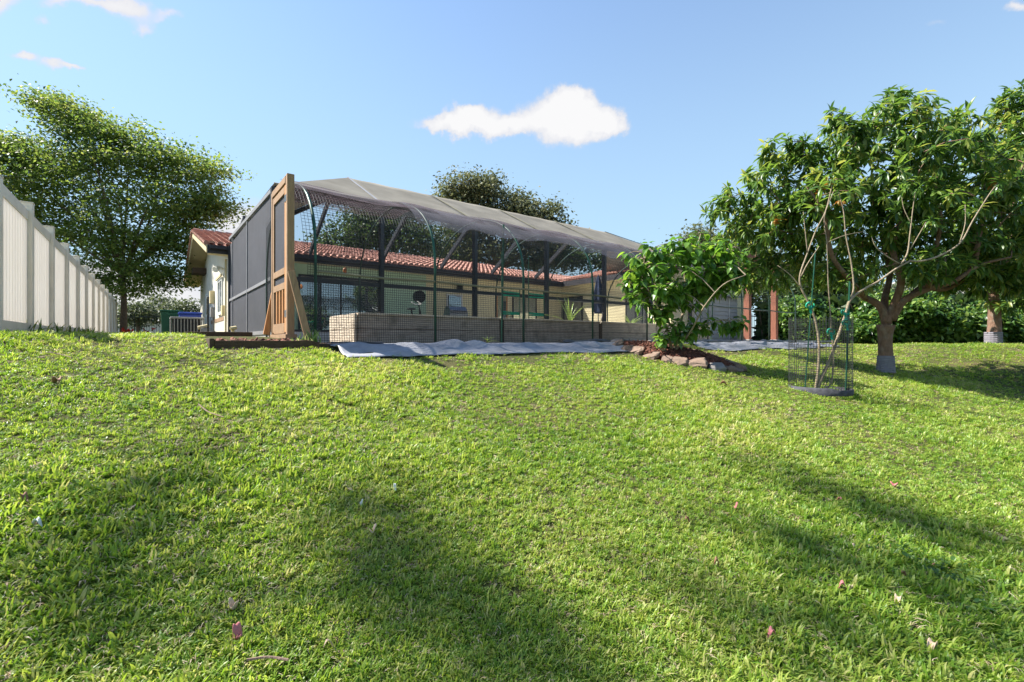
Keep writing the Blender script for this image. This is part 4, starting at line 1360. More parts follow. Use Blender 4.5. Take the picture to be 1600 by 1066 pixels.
# ------------------------------------------------------------------ ground cloth strips
def cloth(name, u0, u1, v0, v1, mt, label, seed, lift=.015, amp=.03, nu=120, nv=22, edge=.12):
    vs = []; fs = []
    for j in range(nv + 1):
        for i in range(nu + 1):
            u = u0 + (u1 - u0) * i / nu
            vf = v0 + edge * mnoise.noise(Vector((u * .9, seed, 0))) + edge * .4 * mnoise.noise(Vector((u * 4, seed, 2)))
            v = vf + (v1 - vf) * j / nv
            X, Y, _ = W(u, v, 0)
            s = j / nv
            z = gz(X, Y) - ZC + lift + amp * (mnoise.noise(Vector((u * 1.4 + v, v * 5, seed))) * .6 + abs(mnoise.noise(Vector((u * 3.5 + v * 2.5, v * 1.2, seed + 4))))) * math.sin(math.pi * min(1, s * 1.1 + .03)) 
            vs.append(W(u, v, z))
    for j in range(nv):
        for i in range(nu):
            a = j * (nu + 1) + i
            fs.append((a, a + 1, a + nu + 2, a + nu + 1))
    MB().add(vs, fs).build(name, mt, None, smooth=True, solid=.004, label=label, cat='ground cloth')
cloth('ground_cloth', 1.85, U(985, 5.9), 5.62, 6.56, M['fabric'], 'wrinkled grey ground cloth pinned along the front of the netted tunnel', 2.0, .02, .13)
cloth('ground_cloth', U(1092, 5.9), 17.6, 5.55, 6.55, M['fabric'], 'wrinkled grey ground cloth strip between the mulch bed and the caged sapling', 7.0, .02, .12)
cloth('pond_liner', U(880, 6.4), U(1240, 6.4), 6.36, 6.60, M['liner'], 'crumpled black liner tucked under the netted tunnel behind the mulch bed', 9.0, .05, .08, 110, 8, .05)
cloth('pond_liner', 1.9, U(600, 6.45), 6.44, 6.62, M['liner'], 'narrow black liner showing at the left end of the netted tunnel', 11.0, .035, .04, 60, 5, .02)

# ------------------------------------------------------------------ mulch bed with stone edging
BC = (3.12, 9.0); BR = (1.10, .70); BT = -.58
def bed_xy(a, r=1.0, tilt=BT):
    x = math.cos(a) * BR[0] * r; y = math.sin(a) * BR[1] * r
    return BC[0] + x * math.cos(tilt) - y * math.sin(tilt), BC[1] + x * math.sin(tilt) + y * math.cos(tilt)
def bed_d(X, Y):
    dx, dy = X - BC[0], Y - BC[1]
    c, s = math.cos(BT), math.sin(BT)
    return np.hypot((dx * c + dy * s) / BR[0], (-dx * s + dy * c) / BR[1])
def bed_h(X, Y):
    d = float(bed_d(X, Y))
    return gz(X, Y) + .02 + .13 * max(0, 1 - d ** 3)
def build_bed():
    random.seed(11)
    t = thing('mulch_bed', (BC[0], BC[1], gz(*BC)), 'small round bed of red bark mulch edged with rough brown stones', 'garden bed')
    vs = [(BC[0], BC[1], bed_h(*BC))]; fs = []
    n = 40
    for j in range(1, 7):
        for k in range(n):
            x, y = bed_xy(6.2832 * k / n, j / 6)
            vs.append((x, y, bed_h(x, y) - (0.06 if j == 6 else 0) + random.uniform(-.008, .008)))
    for k in range(n):
        fs.append((0, 1 + k, 1 + (k + 1) % n))
        for j in range(1, 6):
            a = 1 + (j - 1) * n; b = a + n
            fs.append((a + k, b + k, b + (k + 1) % n, a + (k + 1) % n))
    MB().add(vs, fs).build('soil', M['mulch'], t, smooth=True)
    def pt():
        a = random.uniform(0, 6.283); r = math.sqrt(random.random()) * .97
        x, y = bed_xy(a, r); return (x, y, bed_h(x, y) + random.uniform(0, .015))
    chips('bark_chips', pt, 2600, .024, M['mulch'], t, kind='stuff')
    # stones, flat slabs laid end to end
    a = 2.85
    i = 0
    while a < 2.85 + 6.0:
        w = random.uniform(.20, .36)
        x, y = bed_xy(a, 1.04)
        x2, y2 = bed_xy(a + .02, 1.04)
        d = (Vector((x2 - x, y2 - y, 0)).normalized() + Vector((random.uniform(-.2, .2), random.uniform(-.2, .2), random.uniform(-.12, .12)))).normalized()
        nrm = Vector((d.y, -d.x, 0)).normalized() + Vector((0, 0, random.uniform(-.5, -.1)))
        g = gz(x, y)
        me = bpy.data.meshes.new('stone')
        ring = []
        h = random.uniform(.06, .11)
        prof = [(-1, -.4), (-.8, -1), (0, -1.15), (.85, -.95), (1, -.2), (.9, .8), (.1, 1.05), (-.85, .8)]
        vs = []
        for s, zz in ((1.0, -.03), (1.05, h * .5), (.86, h)):
            for (px_, py_) in prof:
                jx = random.uniform(.9, 1.1)
                p = d * (px_ * w / 2 * s * jx) + nrm * (py_ * .10 * s * random.uniform(.7, 1.3)) + Vector((0, 0, zz + random.uniform(-.022, .022) + px_ * random.uniform(-.012, .012)))
                vs.append(p)
        fs = []
        for r in range(2):
            for k in range(8):
                fs.append((r * 8 + k, r * 8 + (k + 1) % 8, r * 8 + 8 + (k + 1) % 8, r * 8 + 8 + k))
        fs.append(tuple(16 + k for k in range(8))); fs.append(tuple(range(7, -1, -1)))
        me.from_pydata([tuple(v) for v in vs], [], fs)
        me.materials.append(M['stone_grey'] if i in (0, 1) or random.random() < .15 else M['stone'])
        o = link_obj('stone', me, t, Vector((x, y, g)) - wloc(t))
        md = o.modifiers.new('b', 'BEVEL'); md.width = .004; md.segments = 1
        a += (w * .94) / math.hypot(math.sin(a) * BR[0], math.cos(a) * BR[1])
        i += 1
build_bed()

# ------------------------------------------------------------------ trees
def leaf_proto(name, template, mt, width=1.0):
    T, Fc = template
    me = bpy.data.meshes.new(name)
    me.from_pydata([(a, b * width, c) for a, b, c in T], [], Fc)
    me.materials.append(mt)
    return me
def leaf_objects(name, me, B, D, S, parent):
    base = wloc(parent)
    for b, d, s in zip(B, D, S):
        d = Vector(d).normalized()
        up = Vector((0, 0, 1)) + Vector(rng.normal(size=3) * .25)
        side = up.cross(d).normalized(); n = d.cross(side)
        mtx = Matrix((d, side, n)).transposed().to_4x4()
        mtx = Matrix.Translation(Vector(b) - base) @ mtx @ Matrix.Scale(float(s), 4)
        o = link_obj(name, me, parent)
        o.matrix_local = mtx

def split_near(B, D, S, n):
    """the n leaves that show largest: nearest to the camera and outermost"""
    dist = np.linalg.norm(B - np.array([0, 0, ZC]), axis=1)
    size = S / dist
    cand = np.argsort(-size)[:n]
    m = np.zeros(len(B), bool); m[cand] = True
    return m

def px_lobe(px, py, rx, ry, Y, depth, w=1.0):
    c = PX(px, py, Y); k = Y / 730.0
    return (tuple(c), (rx * k, depth, ry * k), w)

def mango():
    Y = 10.6
    base = PX(1384, 580, Y); base.z = gz(base.x, base.y)
    t = thing('mango_tree', base, 'large mango tree with low forked limbs and wrapped trunk foot right of the caged sapling', 'tree')
    k = Y / 730.0
    fork = PX(1384, 508, Y)
    tr = MB()
    tr.tube(curve_pts([base - Vector((0, 0, .1)), PX(1384, 560, Y), PX(1383, 530, Y), fork], 4), [.19, .165, .155, .15, .145, .14, .135, .135, .135, .14, .15, .165, .18], 14)
    trunk = tr.build('trunk', M['bark_red'], t, smooth=True)
    wr = MB()
    n = 18
    wr.tube([base + (PX(1384, 556, Y) - base) * (i / n) for i in range(n + 1)], [.178 + .005 * (i % 2) - .02 * i / n for i in range(n + 1)], 18)
    wr.build('trunk_wrap', M['wrap'], t, smooth=False)
    limbs = [([(1386, 508, 0), (1376, 480, .1), (1352, 465, .3), (1320, 448, .8), (1280, 430, 1.2), (1220, 400, 1.4)], .10, .02),
             ([(1384, 505, 0), (1396, 480, .0), (1408, 440, -.1), (1398, 405, -.2), (1396, 380, -.3), (1410, 330, -.3), (1400, 260, -.2)], .10, .02),
             ([(1386, 505, 0), (1382, 470, .4), (1390, 430, .8), (1380, 380, 1.1), (1370, 320, 1.2), (1340, 260, 1.2)], .09, .02),
             ([(1392, 500, 0), (1412, 470, -.1), (1450, 452, -.2), (1490, 440, -.4), (1530, 415, -.6), (1580, 402, -.9)], .095, .02),
             ([(1418, 468, -.1), (1440, 450, .2), (1478, 452, .3), (1520, 430, .4), (1590, 400, .6), (1640, 350, .8)], .07, .018),
             ([(1352, 466, .2), (1330, 440, -.3), (1300, 400, -.6), (1290, 340, -.8), (1260, 290, -.8)], .07, .02),
             ([(1450, 452, -.2), (1460, 400, -.4), (1470, 340, -.6), (1460, 280, -.4)], .06, .02),
             ([(1520, 425, -.4), (1530, 370, -.5), (1540, 310, -.4), (1530, 250, -.2)], .06, .02)]
    lm = MB(); nodes = []
    for pts, r0, r1 in limbs:
        P_ = curve_pts([PX(a, b, Y + c) for a, b, c in pts], 5)
        lm.tube(P_, [r0 + (r1 - r0) * i / (len(P_) - 1) for i in range(len(P_))], 8)
        nodes += P_[4:]
    lobes = [px_lobe(1200, 300, 62, 46, Y + .3, 1.0, .8), px_lobe(1168, 360, 52, 44, Y + .5, 1.0, .7), px_lobe(1262, 305, 44, 40, Y, 1.1, .7),
             px_lobe(1237, 232, 16, 30, Y + .2, .35, .22), px_lobe(1205, 240, 12, 22, Y, .3, .12), px_lobe(1258, 248, 9, 22, Y, .25, .10), px_lobe(1300, 190, 10, 16, Y, .3, .10), px_lobe(1392, 158, 22, 12, Y, .4, .12), px_lobe(1488, 188, 16, 14, Y, .4, .12), px_lobe(1125, 325, 20, 18, Y + .4, .5, .16), px_lobe(1312, 225, 36, 46, Y, .8, .6), px_lobe(1385, 200, 58, 42, Y, 1.1, .9),
             px_lobe(1395, 275, 90, 70, Y, 1.7, 1.3), px_lobe(1470, 225, 55, 36, Y, 1.1, .8), px_lobe(1510, 300, 75, 75, Y, 1.6, 1.4),
             px_lobe(1575, 320, 62, 80, Y, 1.4, 1.1), px_lobe(1250, 370, 70, 56, Y + .6, 1.2, 1.0), px_lobe(1345, 370, 80, 48, Y + .9, 1.0, 1.0),
             px_lobe(1475, 385, 85, 42, Y + .3, 1.3, 1.0), px_lobe(1560, 400, 60, 50, Y, 1.2, .9), px_lobe(1215, 425, 58, 30, Y + .8, 1.0, .6),
             px_lobe(1640, 300, 60, 90, Y, 1.4, .8), px_lobe(1330, 300, 60, 60, Y, 1.6, .8), px_lobe(1230, 340, 80, 50, Y, 1.6, .7),
             px_lobe(1300, 430, 60, 26, Y + 1.3, .8, .4), px_lobe(1420, 420, 80, 26, Y + 1.4, .8, .5)]
    lobes += [px_lobe(1500, 432, 60, 22, Y + .4, 1.0, .5), px_lobe(1590, 436, 50, 26, Y, 1.0, .5), px_lobe(1440, 330, 70, 50, Y - .6, 1.0, .8), px_lobe(1175, 435, 30, 20, Y + .6, .6, .25), px_lobe(1330, 425, 50, 24, Y - .4, .6, .35), px_lobe(1460, 415, 60, 26, Y - .8, .6, .4)]
    C, D = lobed_points(lobes, 100)
    N = np.array([tuple(p) for p in nodes])
    idx = rng.choice(len(C), 520, replace=False)
    d0 = np.array([((N - C[i]) ** 2).sum(1).min() for i in idx])
    for i in idx[np.argsort(d0)]:
        j = int(np.argmin(((N - C[i]) ** 2).sum(1)))
        N = np.vstack([N, N[j] * .5 + C[i] * .5, C[i]])
        a = Vector(N[j]); b = Vector(C[i])
        m_ = a.lerp(b, .5) + Vector((0, 0, .1)) * (b - a).length
        lm.tube([a, m_, b], [.014, .010, .005], 4, cap=False)
    lm.build('limbs', M['bark_red'], t, smooth=True)
    B, Dd, S = rosettes(C, D, 13, .235, droop=.85, spread=.9)
    near = split_near(B, Dd, S, 290)
    crown_v, crown_f = leaves(B[~near], Dd[~near], np.array([0, 0, 1.0]) + rng.normal(size=(int((~near).sum()), 3)) * .3, S[~near], LEAF_LONG, .95)
    put_np('crown', crown_v, crown_f, M['lf_mango'], t, kind='stuff')
    leaf_objects('leaf', leaf_proto('mango_leaf', LEAF_LONG, M['lf_mango_o']), B[near], Dd[near], S[near], t)
    # a few dying leaf whorls
    dc = np.array([PX(1312, 312, Y - 1.2), PX(1290, 285, Y - 1.0), PX(1560, 282, Y - 1.2), PX(1280, 295, Y - .8), PX(1215, 345, Y - .6)])
    B2, D2, S2 = rosettes(np.repeat(dc, 2, 0) + rng.normal(size=(10, 3)) * .04, np.repeat(unit(rng.normal(size=(5, 3))), 2, 0), 8, .12, droop=.9)
    v, f = leaves(B2, D2, np.array([0, 0, 1.0]) + 0 * B2, S2, LEAF_LONG, 1.5)
    put_np('dry_leaves', v, f, M['lf_dry'], t, kind='stuff')
mango()

def far_mango():
    Y = 15.6
    base = PX(1552, 540, Y); base.z = gz(base.x, base.y)
    t = thing('mango_tree', base, 'smaller mango tree farther back at the right edge in front of the hedge', 'tree')
    fork = PX(1550, 440, Y)
    m = MB(); m.tube(curve_pts([base - Vector((0, 0, .1)), PX(1554, 500, Y), fork], 5), [.20 - .006 * i for i in range(11)], 12)
    lobes = [px_lobe(1590, 200, 40, 60, Y, 1.2, .9), px_lobe(1575, 165, 22, 24, Y, .6, .3), px_lobe(1630, 260, 60, 80, Y, 1.6, 1.0), px_lobe(1555, 240, 36, 40, Y, 1.0, .6),
             px_lobe(1570, 330, 80, 60, Y, 1.8, 1.0), px_lobe(1600, 410, 80, 50, Y - .6, 1.6, .9), px_lobe(1530, 400, 60, 40, Y, 1.4, .7), px_lobe(1590, 462, 50, 26, Y - .3, 1.2, .5)]
    C, D = lobed_points(lobes, 120)
    limb_net(m, fork, lobes, .10, C, .006, 160)
    m.build('trunk', M['bark_red'], t, smooth=True)
    wr = MB(); wr.tube([base + (PX(1552, 519, Y) - base) * (i / 12) for i in range(13)], [.22 + .008 * (i % 2) for i in range(13)], 16); wr.build('trunk_wrap', M['wrap'], t)
    B, Dd, S = rosettes(C, D, 12, .26, droop=.45, spread=1.0)
    v, f = leaves(B, Dd, np.array([0, 0, 1.0]) + rng.normal(size=B.shape) * .3, S, LEAF_LONG)
    put_np('crown', v, f, M['lf_mango'], t, kind='stuff')
far_mango()

def soft_tree(name, base_px, base_py, fork_px, fork_py, Y, lobes, n_cl, m_leaf, size, mt, label, bark=M['bark'], r0=.22, spread=(.35, .35, .14), twigs=160, cat='tree', shell=.5, group=None, base=None, fork=None, lr=.5):
    b = base if base is not None else PX(base_px, base_py, Y)
    b.z = gz(b.x, b.y)
    t = thing(name, b, label, cat, group)
    fk = fork if fork is not None else PX(fork_px, fork_py, Y)
    C, D = lobed_points(lobes, n_cl, shell)
    m = MB(); m.tube(curve_pts([b - Vector((0, 0, .2)), b.lerp(fk, .5) + Vector((.05, 0, 0)), fk], 4), [r0 * (1.15 - .045 * i) for i in range(9)], 10)
    limb_net(m, fk, lobes, r0 * lr, C, r0 * .035, twigs)
    m.build('trunk', bark, t, smooth=True)
    n = len(C) * m_leaf
    P_ = np.repeat(C, m_leaf, 0) + rng.normal(size=(n, 3)) * np.array(spread)
    dirs = rand_unit(n); dirs[:, 2] *= .6; dirs[:, 2] -= .15
    ups = np.array([0, 0, 1.0]) + rng.normal(size=(n, 3)) * .55
    v, f = leaves(P_, dirs, ups, size * (.6 + .8 * rng.random(n)), LEAF_SMALL)
    put_np('crown', v, f, mt, t, kind='stuff')
    return t

# big shade tree at the left
Y = 22.0
L = [px_lobe(82, 165, 28, 20, Y, 1.0, .45), px_lobe(120, 185, 40, 26, Y, 1.4, .7), px_lobe(150, 225, 52, 38, Y, 1.8, .9), px_lobe(205, 215, 40, 22, Y, 1.2, .5),
     px_lobe(45, 240, 62, 32, Y, 1.8, .8), px_lobe(90, 285, 75, 52, Y, 2.2, 1.1), px_lobe(175, 280, 75, 58, Y, 2.4, 1.2), px_lobe(245, 262, 48, 36, Y, 1.6, .7),
     px_lobe(300, 260, 42, 30, Y, 1.3, .55), px_lobe(320, 300, 32, 34, Y, 1.2, .4), px_lobe(280, 320, 52, 46, Y, 1.8, .8), px_lobe(215, 350, 68, 48, Y, 2.2, 1.0),
     px_lobe(130, 370, 75, 48, Y, 2.2, 1.0), px_lobe(60, 350, 60, 46, Y, 2.0, .8), px_lobe(265, 385, 46, 32, Y, 1.4, .55), px_lobe(190, 415, 62, 36, Y, 1.8, .7),
     px_lobe(240, 420, 40, 26, Y, 1.3, .4), px_lobe(150, 440, 44, 26, Y, 1.4, .4), px_lobe(-20, 300, 60, 70, Y, 2.0, .9), px_lobe(345, 268, 18, 10, Y, .6, .12), px_lobe(205, 455, 30, 16, Y, 1.0, .2),
     px_lobe(18, 262, 50, 40, Y, 1.8, .7), px_lobe(30, 320, 60, 44, Y, 1.8, .8), px_lobe(0, 225, 34, 14, Y, 1.0, .25), px_lobe(345, 325, 20, 10, Y, .6, .12)]
soft_tree('shade_tree', 192, 520, 192, 430, Y, L + [px_lobe(295, 360, 36, 34, Y, 1.2, .5), px_lobe(262, 438, 36, 22, Y, 1.0, .35), px_lobe(325, 330, 26, 26, Y, 1.0, .3)], 88, 46, .155, M['lf_left'], 'large spreading shade tree behind the far end of the white vinyl fence', spread=(.46, .46, .10), r0=.125, twigs=420)

# trees beyond the house
Y = 40.0
L = [px_lobe(565, 375, 70, 36, Y, 3, 1.0), px_lobe(610, 350, 60, 40, Y, 3, 1.0), px_lobe(535, 400, 50, 34, Y, 3, .7), px_lobe(650, 385, 60, 36, Y, 3, .8), px_lobe(580, 338, 40, 22, Y, 2.5, .5)]
soft_tree('oak_tree', 590, 520, 590, 430, Y, L, 110, 36, .30, M['lf_dark'], 'dark green oak seen through the netting above the left half of the tile roof', r0=.26, spread=(.6, .6, .35))
Y = 46.0
L = [px_lobe(722, 300, 34, 26, Y, 2.5, .8), px_lobe(700, 310, 16, 24, Y, 1.5, .3), px_lobe(756, 302, 30, 30, Y, 2.5, .8), px_lobe(760, 345, 70, 40, Y, 3.5, 1.2), px_lobe(808, 330, 30, 22, Y, 2.2, .5),
     px_lobe(815, 350, 30, 40, Y, 3, .7), px_lobe(855, 345, 24, 26, Y, 2.2, .5), px_lobe(872, 360, 22, 14, Y, 2, .3), px_lobe(850, 385, 60, 30, Y, 3.5, .9), px_lobe(720, 370, 70, 40, Y, 3.5, 1.0),
     px_lobe(790, 400, 90, 26, Y, 3.5, 1.2), px_lobe(870, 405, 60, 20, Y, 3, .8), px_lobe(700, 400, 60, 24, Y, 3, .8), px_lobe(765, 285, 10, 14, Y, 1, .12), px_lobe(818, 315, 9, 12, Y, 1, .1), px_lobe(864, 325, 9, 14, Y, 1, .12)]
soft_tree('oak_tree', 780, 520, 780, 420, Y, L, 120, 34, .30, M['lf_oak'], 'grey green oak rising above the middle of the shade cloth roof', r0=.28, spread=(.6, .6, .4))
Y = 38.0
L = [px_lobe(1090, 385, 34, 26, Y, 2.5, .9), px_lobe(1130, 400, 50, 40, Y, 3, 1.0), px_lobe(1075, 410, 26, 24, Y, 2, .5), px_lobe(1170, 420, 50, 40, Y, 3, .8)]
soft_tree('oak_tree', 1110, 520, 1110, 450, Y, L, 120, 36, .28, M['lf_oak'], 'olive green oak beyond the house right of the shade cloth roof', r0=.35, spread=(.5, .5, .3))
Y = 44.0
L = [px_lobe(930, 405, 50, 18, Y, 3, .8), px_lobe(990, 410, 40, 22, Y, 3, .7)]
soft_tree('oak_tree', 960, 520, 960, 440, Y, L, 90, 32, .3, M['lf_dark'], 'low dark tree behind the wing roof', r0=.3, spread=(.6, .6, .3))
# small trees beyond the picket fence, left
for i, (px, Yt, top, wd, lab) in enumerate(((215, 30, 470, 30, 'small pale tree beyond the picket fence nearest the shade tree trunk'), (255, 36, 462, 34, 'small pale tree beyond the picket fence above the green bin'),
                                            (288, 34, 468, 28, 'small pale tree beyond the picket fence beside the gable wall'), (190, 40, 475, 40, 'low dark shrub tree seen just past the fence end'))):
    L = [px_lobe(px, top + 12, wd * .6, 14, Yt, 1.2, .8), px_lobe(px + wd * .4, top + 24, wd * .55, 14, Yt, 1.2, .7), px_lobe(px - wd * .4, top + 26, wd * .55, 14, Yt, 1.2, .7)]
    soft_tree('small_tree', px, 520, px, 505, Yt, L, 46, 26, .18, M['lf_far'], lab, r0=.12, spread=(.3, .3, .2), twigs=40)

# hedge along the right
def hedge():
    pts = [(11.4, 21.2), (13.0, 19.4), (15.0, 18.5), (18.5, 18.6), (24.0, 18.0), (30, 16)]
    t = thing('hedge', (16, 18.4, gz(16, 18.4)), 'dense glossy green hedge along the back right of the lawn', 'hedge')
    path = curve_pts([(x, y, 0) for x, y in pts], 24)
    B = []; n = 26000
    idx = rng.integers(0, len(path) - 1, n); fr = rng.random(n)
    P0 = np.array([tuple(p) for p in path])
    c = P0[idx] + (P0[idx + 1] - P0[idx]) * fr[:, None]
    h = rng.random(n) ** .8
    top = 1.75 + .35 * np.sin(c[:, 0] * 1.3) + .25 * np.sin(c[:, 0] * 3.1 + 1)
    depth = (-.55 + .3 * np.sin(c[:, 0] * 2.2) * np.sin(h * 6) + .35 * (h > .8)) + rng.normal(size=n) * .22
    X = c[:, 0] + rng.normal(size=n) * .05; Yy = c[:, 1] + depth - .3 * np.sin(h * 3.1)
    Z = ground_z(X, Yy) + .05 + h * top + rng.normal(size=n) * .08
    Bp = np.stack([X, Yy, Z], 1)
    d = rand_unit(n); d[:, 1] -= .5; d[:, 2] -= .2
    v, f = leaves(Bp, d, np.array([0, -.5, 1.0]) + rng.normal(size=(n, 3)) * .5, .13 + .12 * rng.random(n), LEAF_BROAD)
    put_np('foliage', v, f, M['lf_hedge'], t, kind='stuff')
    m = MB()
    for i in range(46):
        q = path[int(i / 46 * (len(path) - 1))]
        g = gz(q.x, q.y)
        m.tube([(q.x, q.y, g - .1), (q.x + random.uniform(-.2, .2), q.y - .1, g + .8), (q.x + random.uniform(-.4, .4), q.y - .2, g + 1.6)], [.03, .022, .01], 5)
    m.build('stems', M['bark'], t, kind='stuff')
    # leafy core keeps the hedge closed
    n = 9000
    idx = rng.integers(0, len(path) - 1, n); fr = rng.random(n)
    c = P0[idx] + (P0[idx + 1] - P0[idx]) * fr[:, None]
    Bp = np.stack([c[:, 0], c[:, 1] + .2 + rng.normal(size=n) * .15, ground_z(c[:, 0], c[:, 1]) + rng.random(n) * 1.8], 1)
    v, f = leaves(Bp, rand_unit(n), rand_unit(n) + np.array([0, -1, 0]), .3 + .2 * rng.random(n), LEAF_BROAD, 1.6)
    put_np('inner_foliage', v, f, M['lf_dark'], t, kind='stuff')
hedge()
# taller growth behind the hedge
for i, (px, Yt, top, r, lab) in enumerate(((1195, 26, 400, 50, 'leafy tree behind the red pergola posts'), (1290, 23, 400, 60, 'leafy tree behind the left part of the hedge'), (1440, 26, 420, 60, 'leafy tree behind the hedge between the two mango trees'),
                                          (1650, 24, 330, 80, 'leafy tree behind the hedge at the right edge'))):
    L = [px_lobe(px, top + r * .6, r, r * .7, Yt, 1.6, 1.0), px_lobe(px + r * .8, top + r, r * .8, r * .5, Yt, 1.6, .8), px_lobe(px - r * .8, top + r, r * .8, r * .5, Yt, 1.6, .8)]
    soft_tree('garden_tree', px, 525, px, 480, Yt, L, 70, 30, .24, M['lf_dark'] if i != 2 else M['lf_far'], lab, r0=.16, spread=(.35, .35, .3), twigs=60)

# leafy shrub on the mulch bed
def shrub():
    Y = 8.8
    base = Vector((3.02, 8.8, 0)); base.z = bed_h(base.x, base.y) - .03
    t = thing('leafy_shrub', base, 'bright glossy large-leaved shrub growing out of the stone edged mulch bed', 'shrub')
    k = Y / 730.0
    br = [([(1050, 552), (1044, 520), (1028, 480), (1010, 440), (1006, 395)], .03),
          ([(1052, 552), (1060, 520), (1070, 470), (1068, 420), (1050, 385)], .034),
          ([(1052, 552), (1078, 520), (1100, 480), (1130, 445), (1165, 430)], .020),
          ([(1060, 520), (1030, 490), (1000, 470), (985, 478)], .025),
          ([(1070, 470), (1100, 430), (1130, 395), (1150, 385)], .03),
          ([(1078, 520), (1105, 505), (1135, 500), (1142, 512)], .010),
          ([(1012, 445), (990, 440), (978, 452)], .02), ([(1050, 552), (1030, 545), (1022, 528)], .018),
          ([(1068, 420), (1090, 380), (1095, 365)], .02)]
    m = MB(); nodes = []
    for i, (pts, r) in enumerate(br):
        dy = [0, .35 * math.sin(i * 2.4), .7 * math.sin(i * 2.4), .9 * math.sin(i * 2.4), .9 * math.sin(i * 2.4)]
        P_ = curve_pts([PX(a, b, Y + dy[j]) for j, (a, b) in enumerate(pts)], 5)
        m.tube(P_, [r * (1 - .7 * j / (len(P_) - 1)) for j in range(len(P_))], 7)
        nodes += P_[3:]
    lobes = [px_lobe(1006, 408, 34, 28, Y, .5, .75), px_lobe(1050, 400, 46, 30, Y, .6, 1.0), px_lobe(1000, 455, 30, 28, Y, .45, .6), px_lobe(1045, 450, 44, 34, Y, .6, 1.0),
             px_lobe(1100, 395, 42, 34, Y + .1, .6, .9), px_lobe(1140, 412, 42, 30, Y, .6, .8), px_lobe(1095, 450, 40, 26, Y, .6, .7), px_lobe(1038, 492, 28, 22, Y, .4, .45),
             px_lobe(1070, 518, 20, 20, Y - .2, .3, .35), px_lobe(1030, 528, 18, 12, Y, .25, .25), px_lobe(1098, 540 - 30, 18, 16, Y, .3, .2), px_lobe(1143, 512, 20, 18, Y, .25, .3), px_lobe(1120, 440, 44, 30, Y - .2, .5, .8), px_lobe(1150, 425, 28, 22, Y - .1, .4, .4), px_lobe(1060, 440, 60, 40, Y - .5, .3, .6)]
    C, D = lobed_points(lobes, 27, .45)
    N = np.array([tuple(p) for p in nodes])
    for i in range(len(C)):
        j = int(np.argmin(((N - C[i]) ** 2).sum(1)))
        a = Vector(N[j]); b = Vector(C[i])
        m.tube([a, a.lerp(b, .5) + Vector((0, 0, .04)), b], [.010, .008, .005], 4, cap=False)
    m.build('stem', M['bark_pale'], t, smooth=True)
    B, Dd, S = rosettes(C, D * .6, 9, .19, droop=.85, spread=.7)
    near = split_near(B, Dd, S, 295)
    v, f = leaves(B[~near], Dd[~near], np.array([0, 0, 1.0]) + rng.normal(size=(int((~near).sum()), 3)) * .25, S[~near], LEAF_BROAD)
    put_np('foliage', v, f, M['lf_bush_i'], t, kind='stuff')
    leaf_objects('leaf', leaf_proto('broad_leaf', LEAF_BROAD, M['lf_bush']), B[near], Dd[near], S[near], t)
shrub()

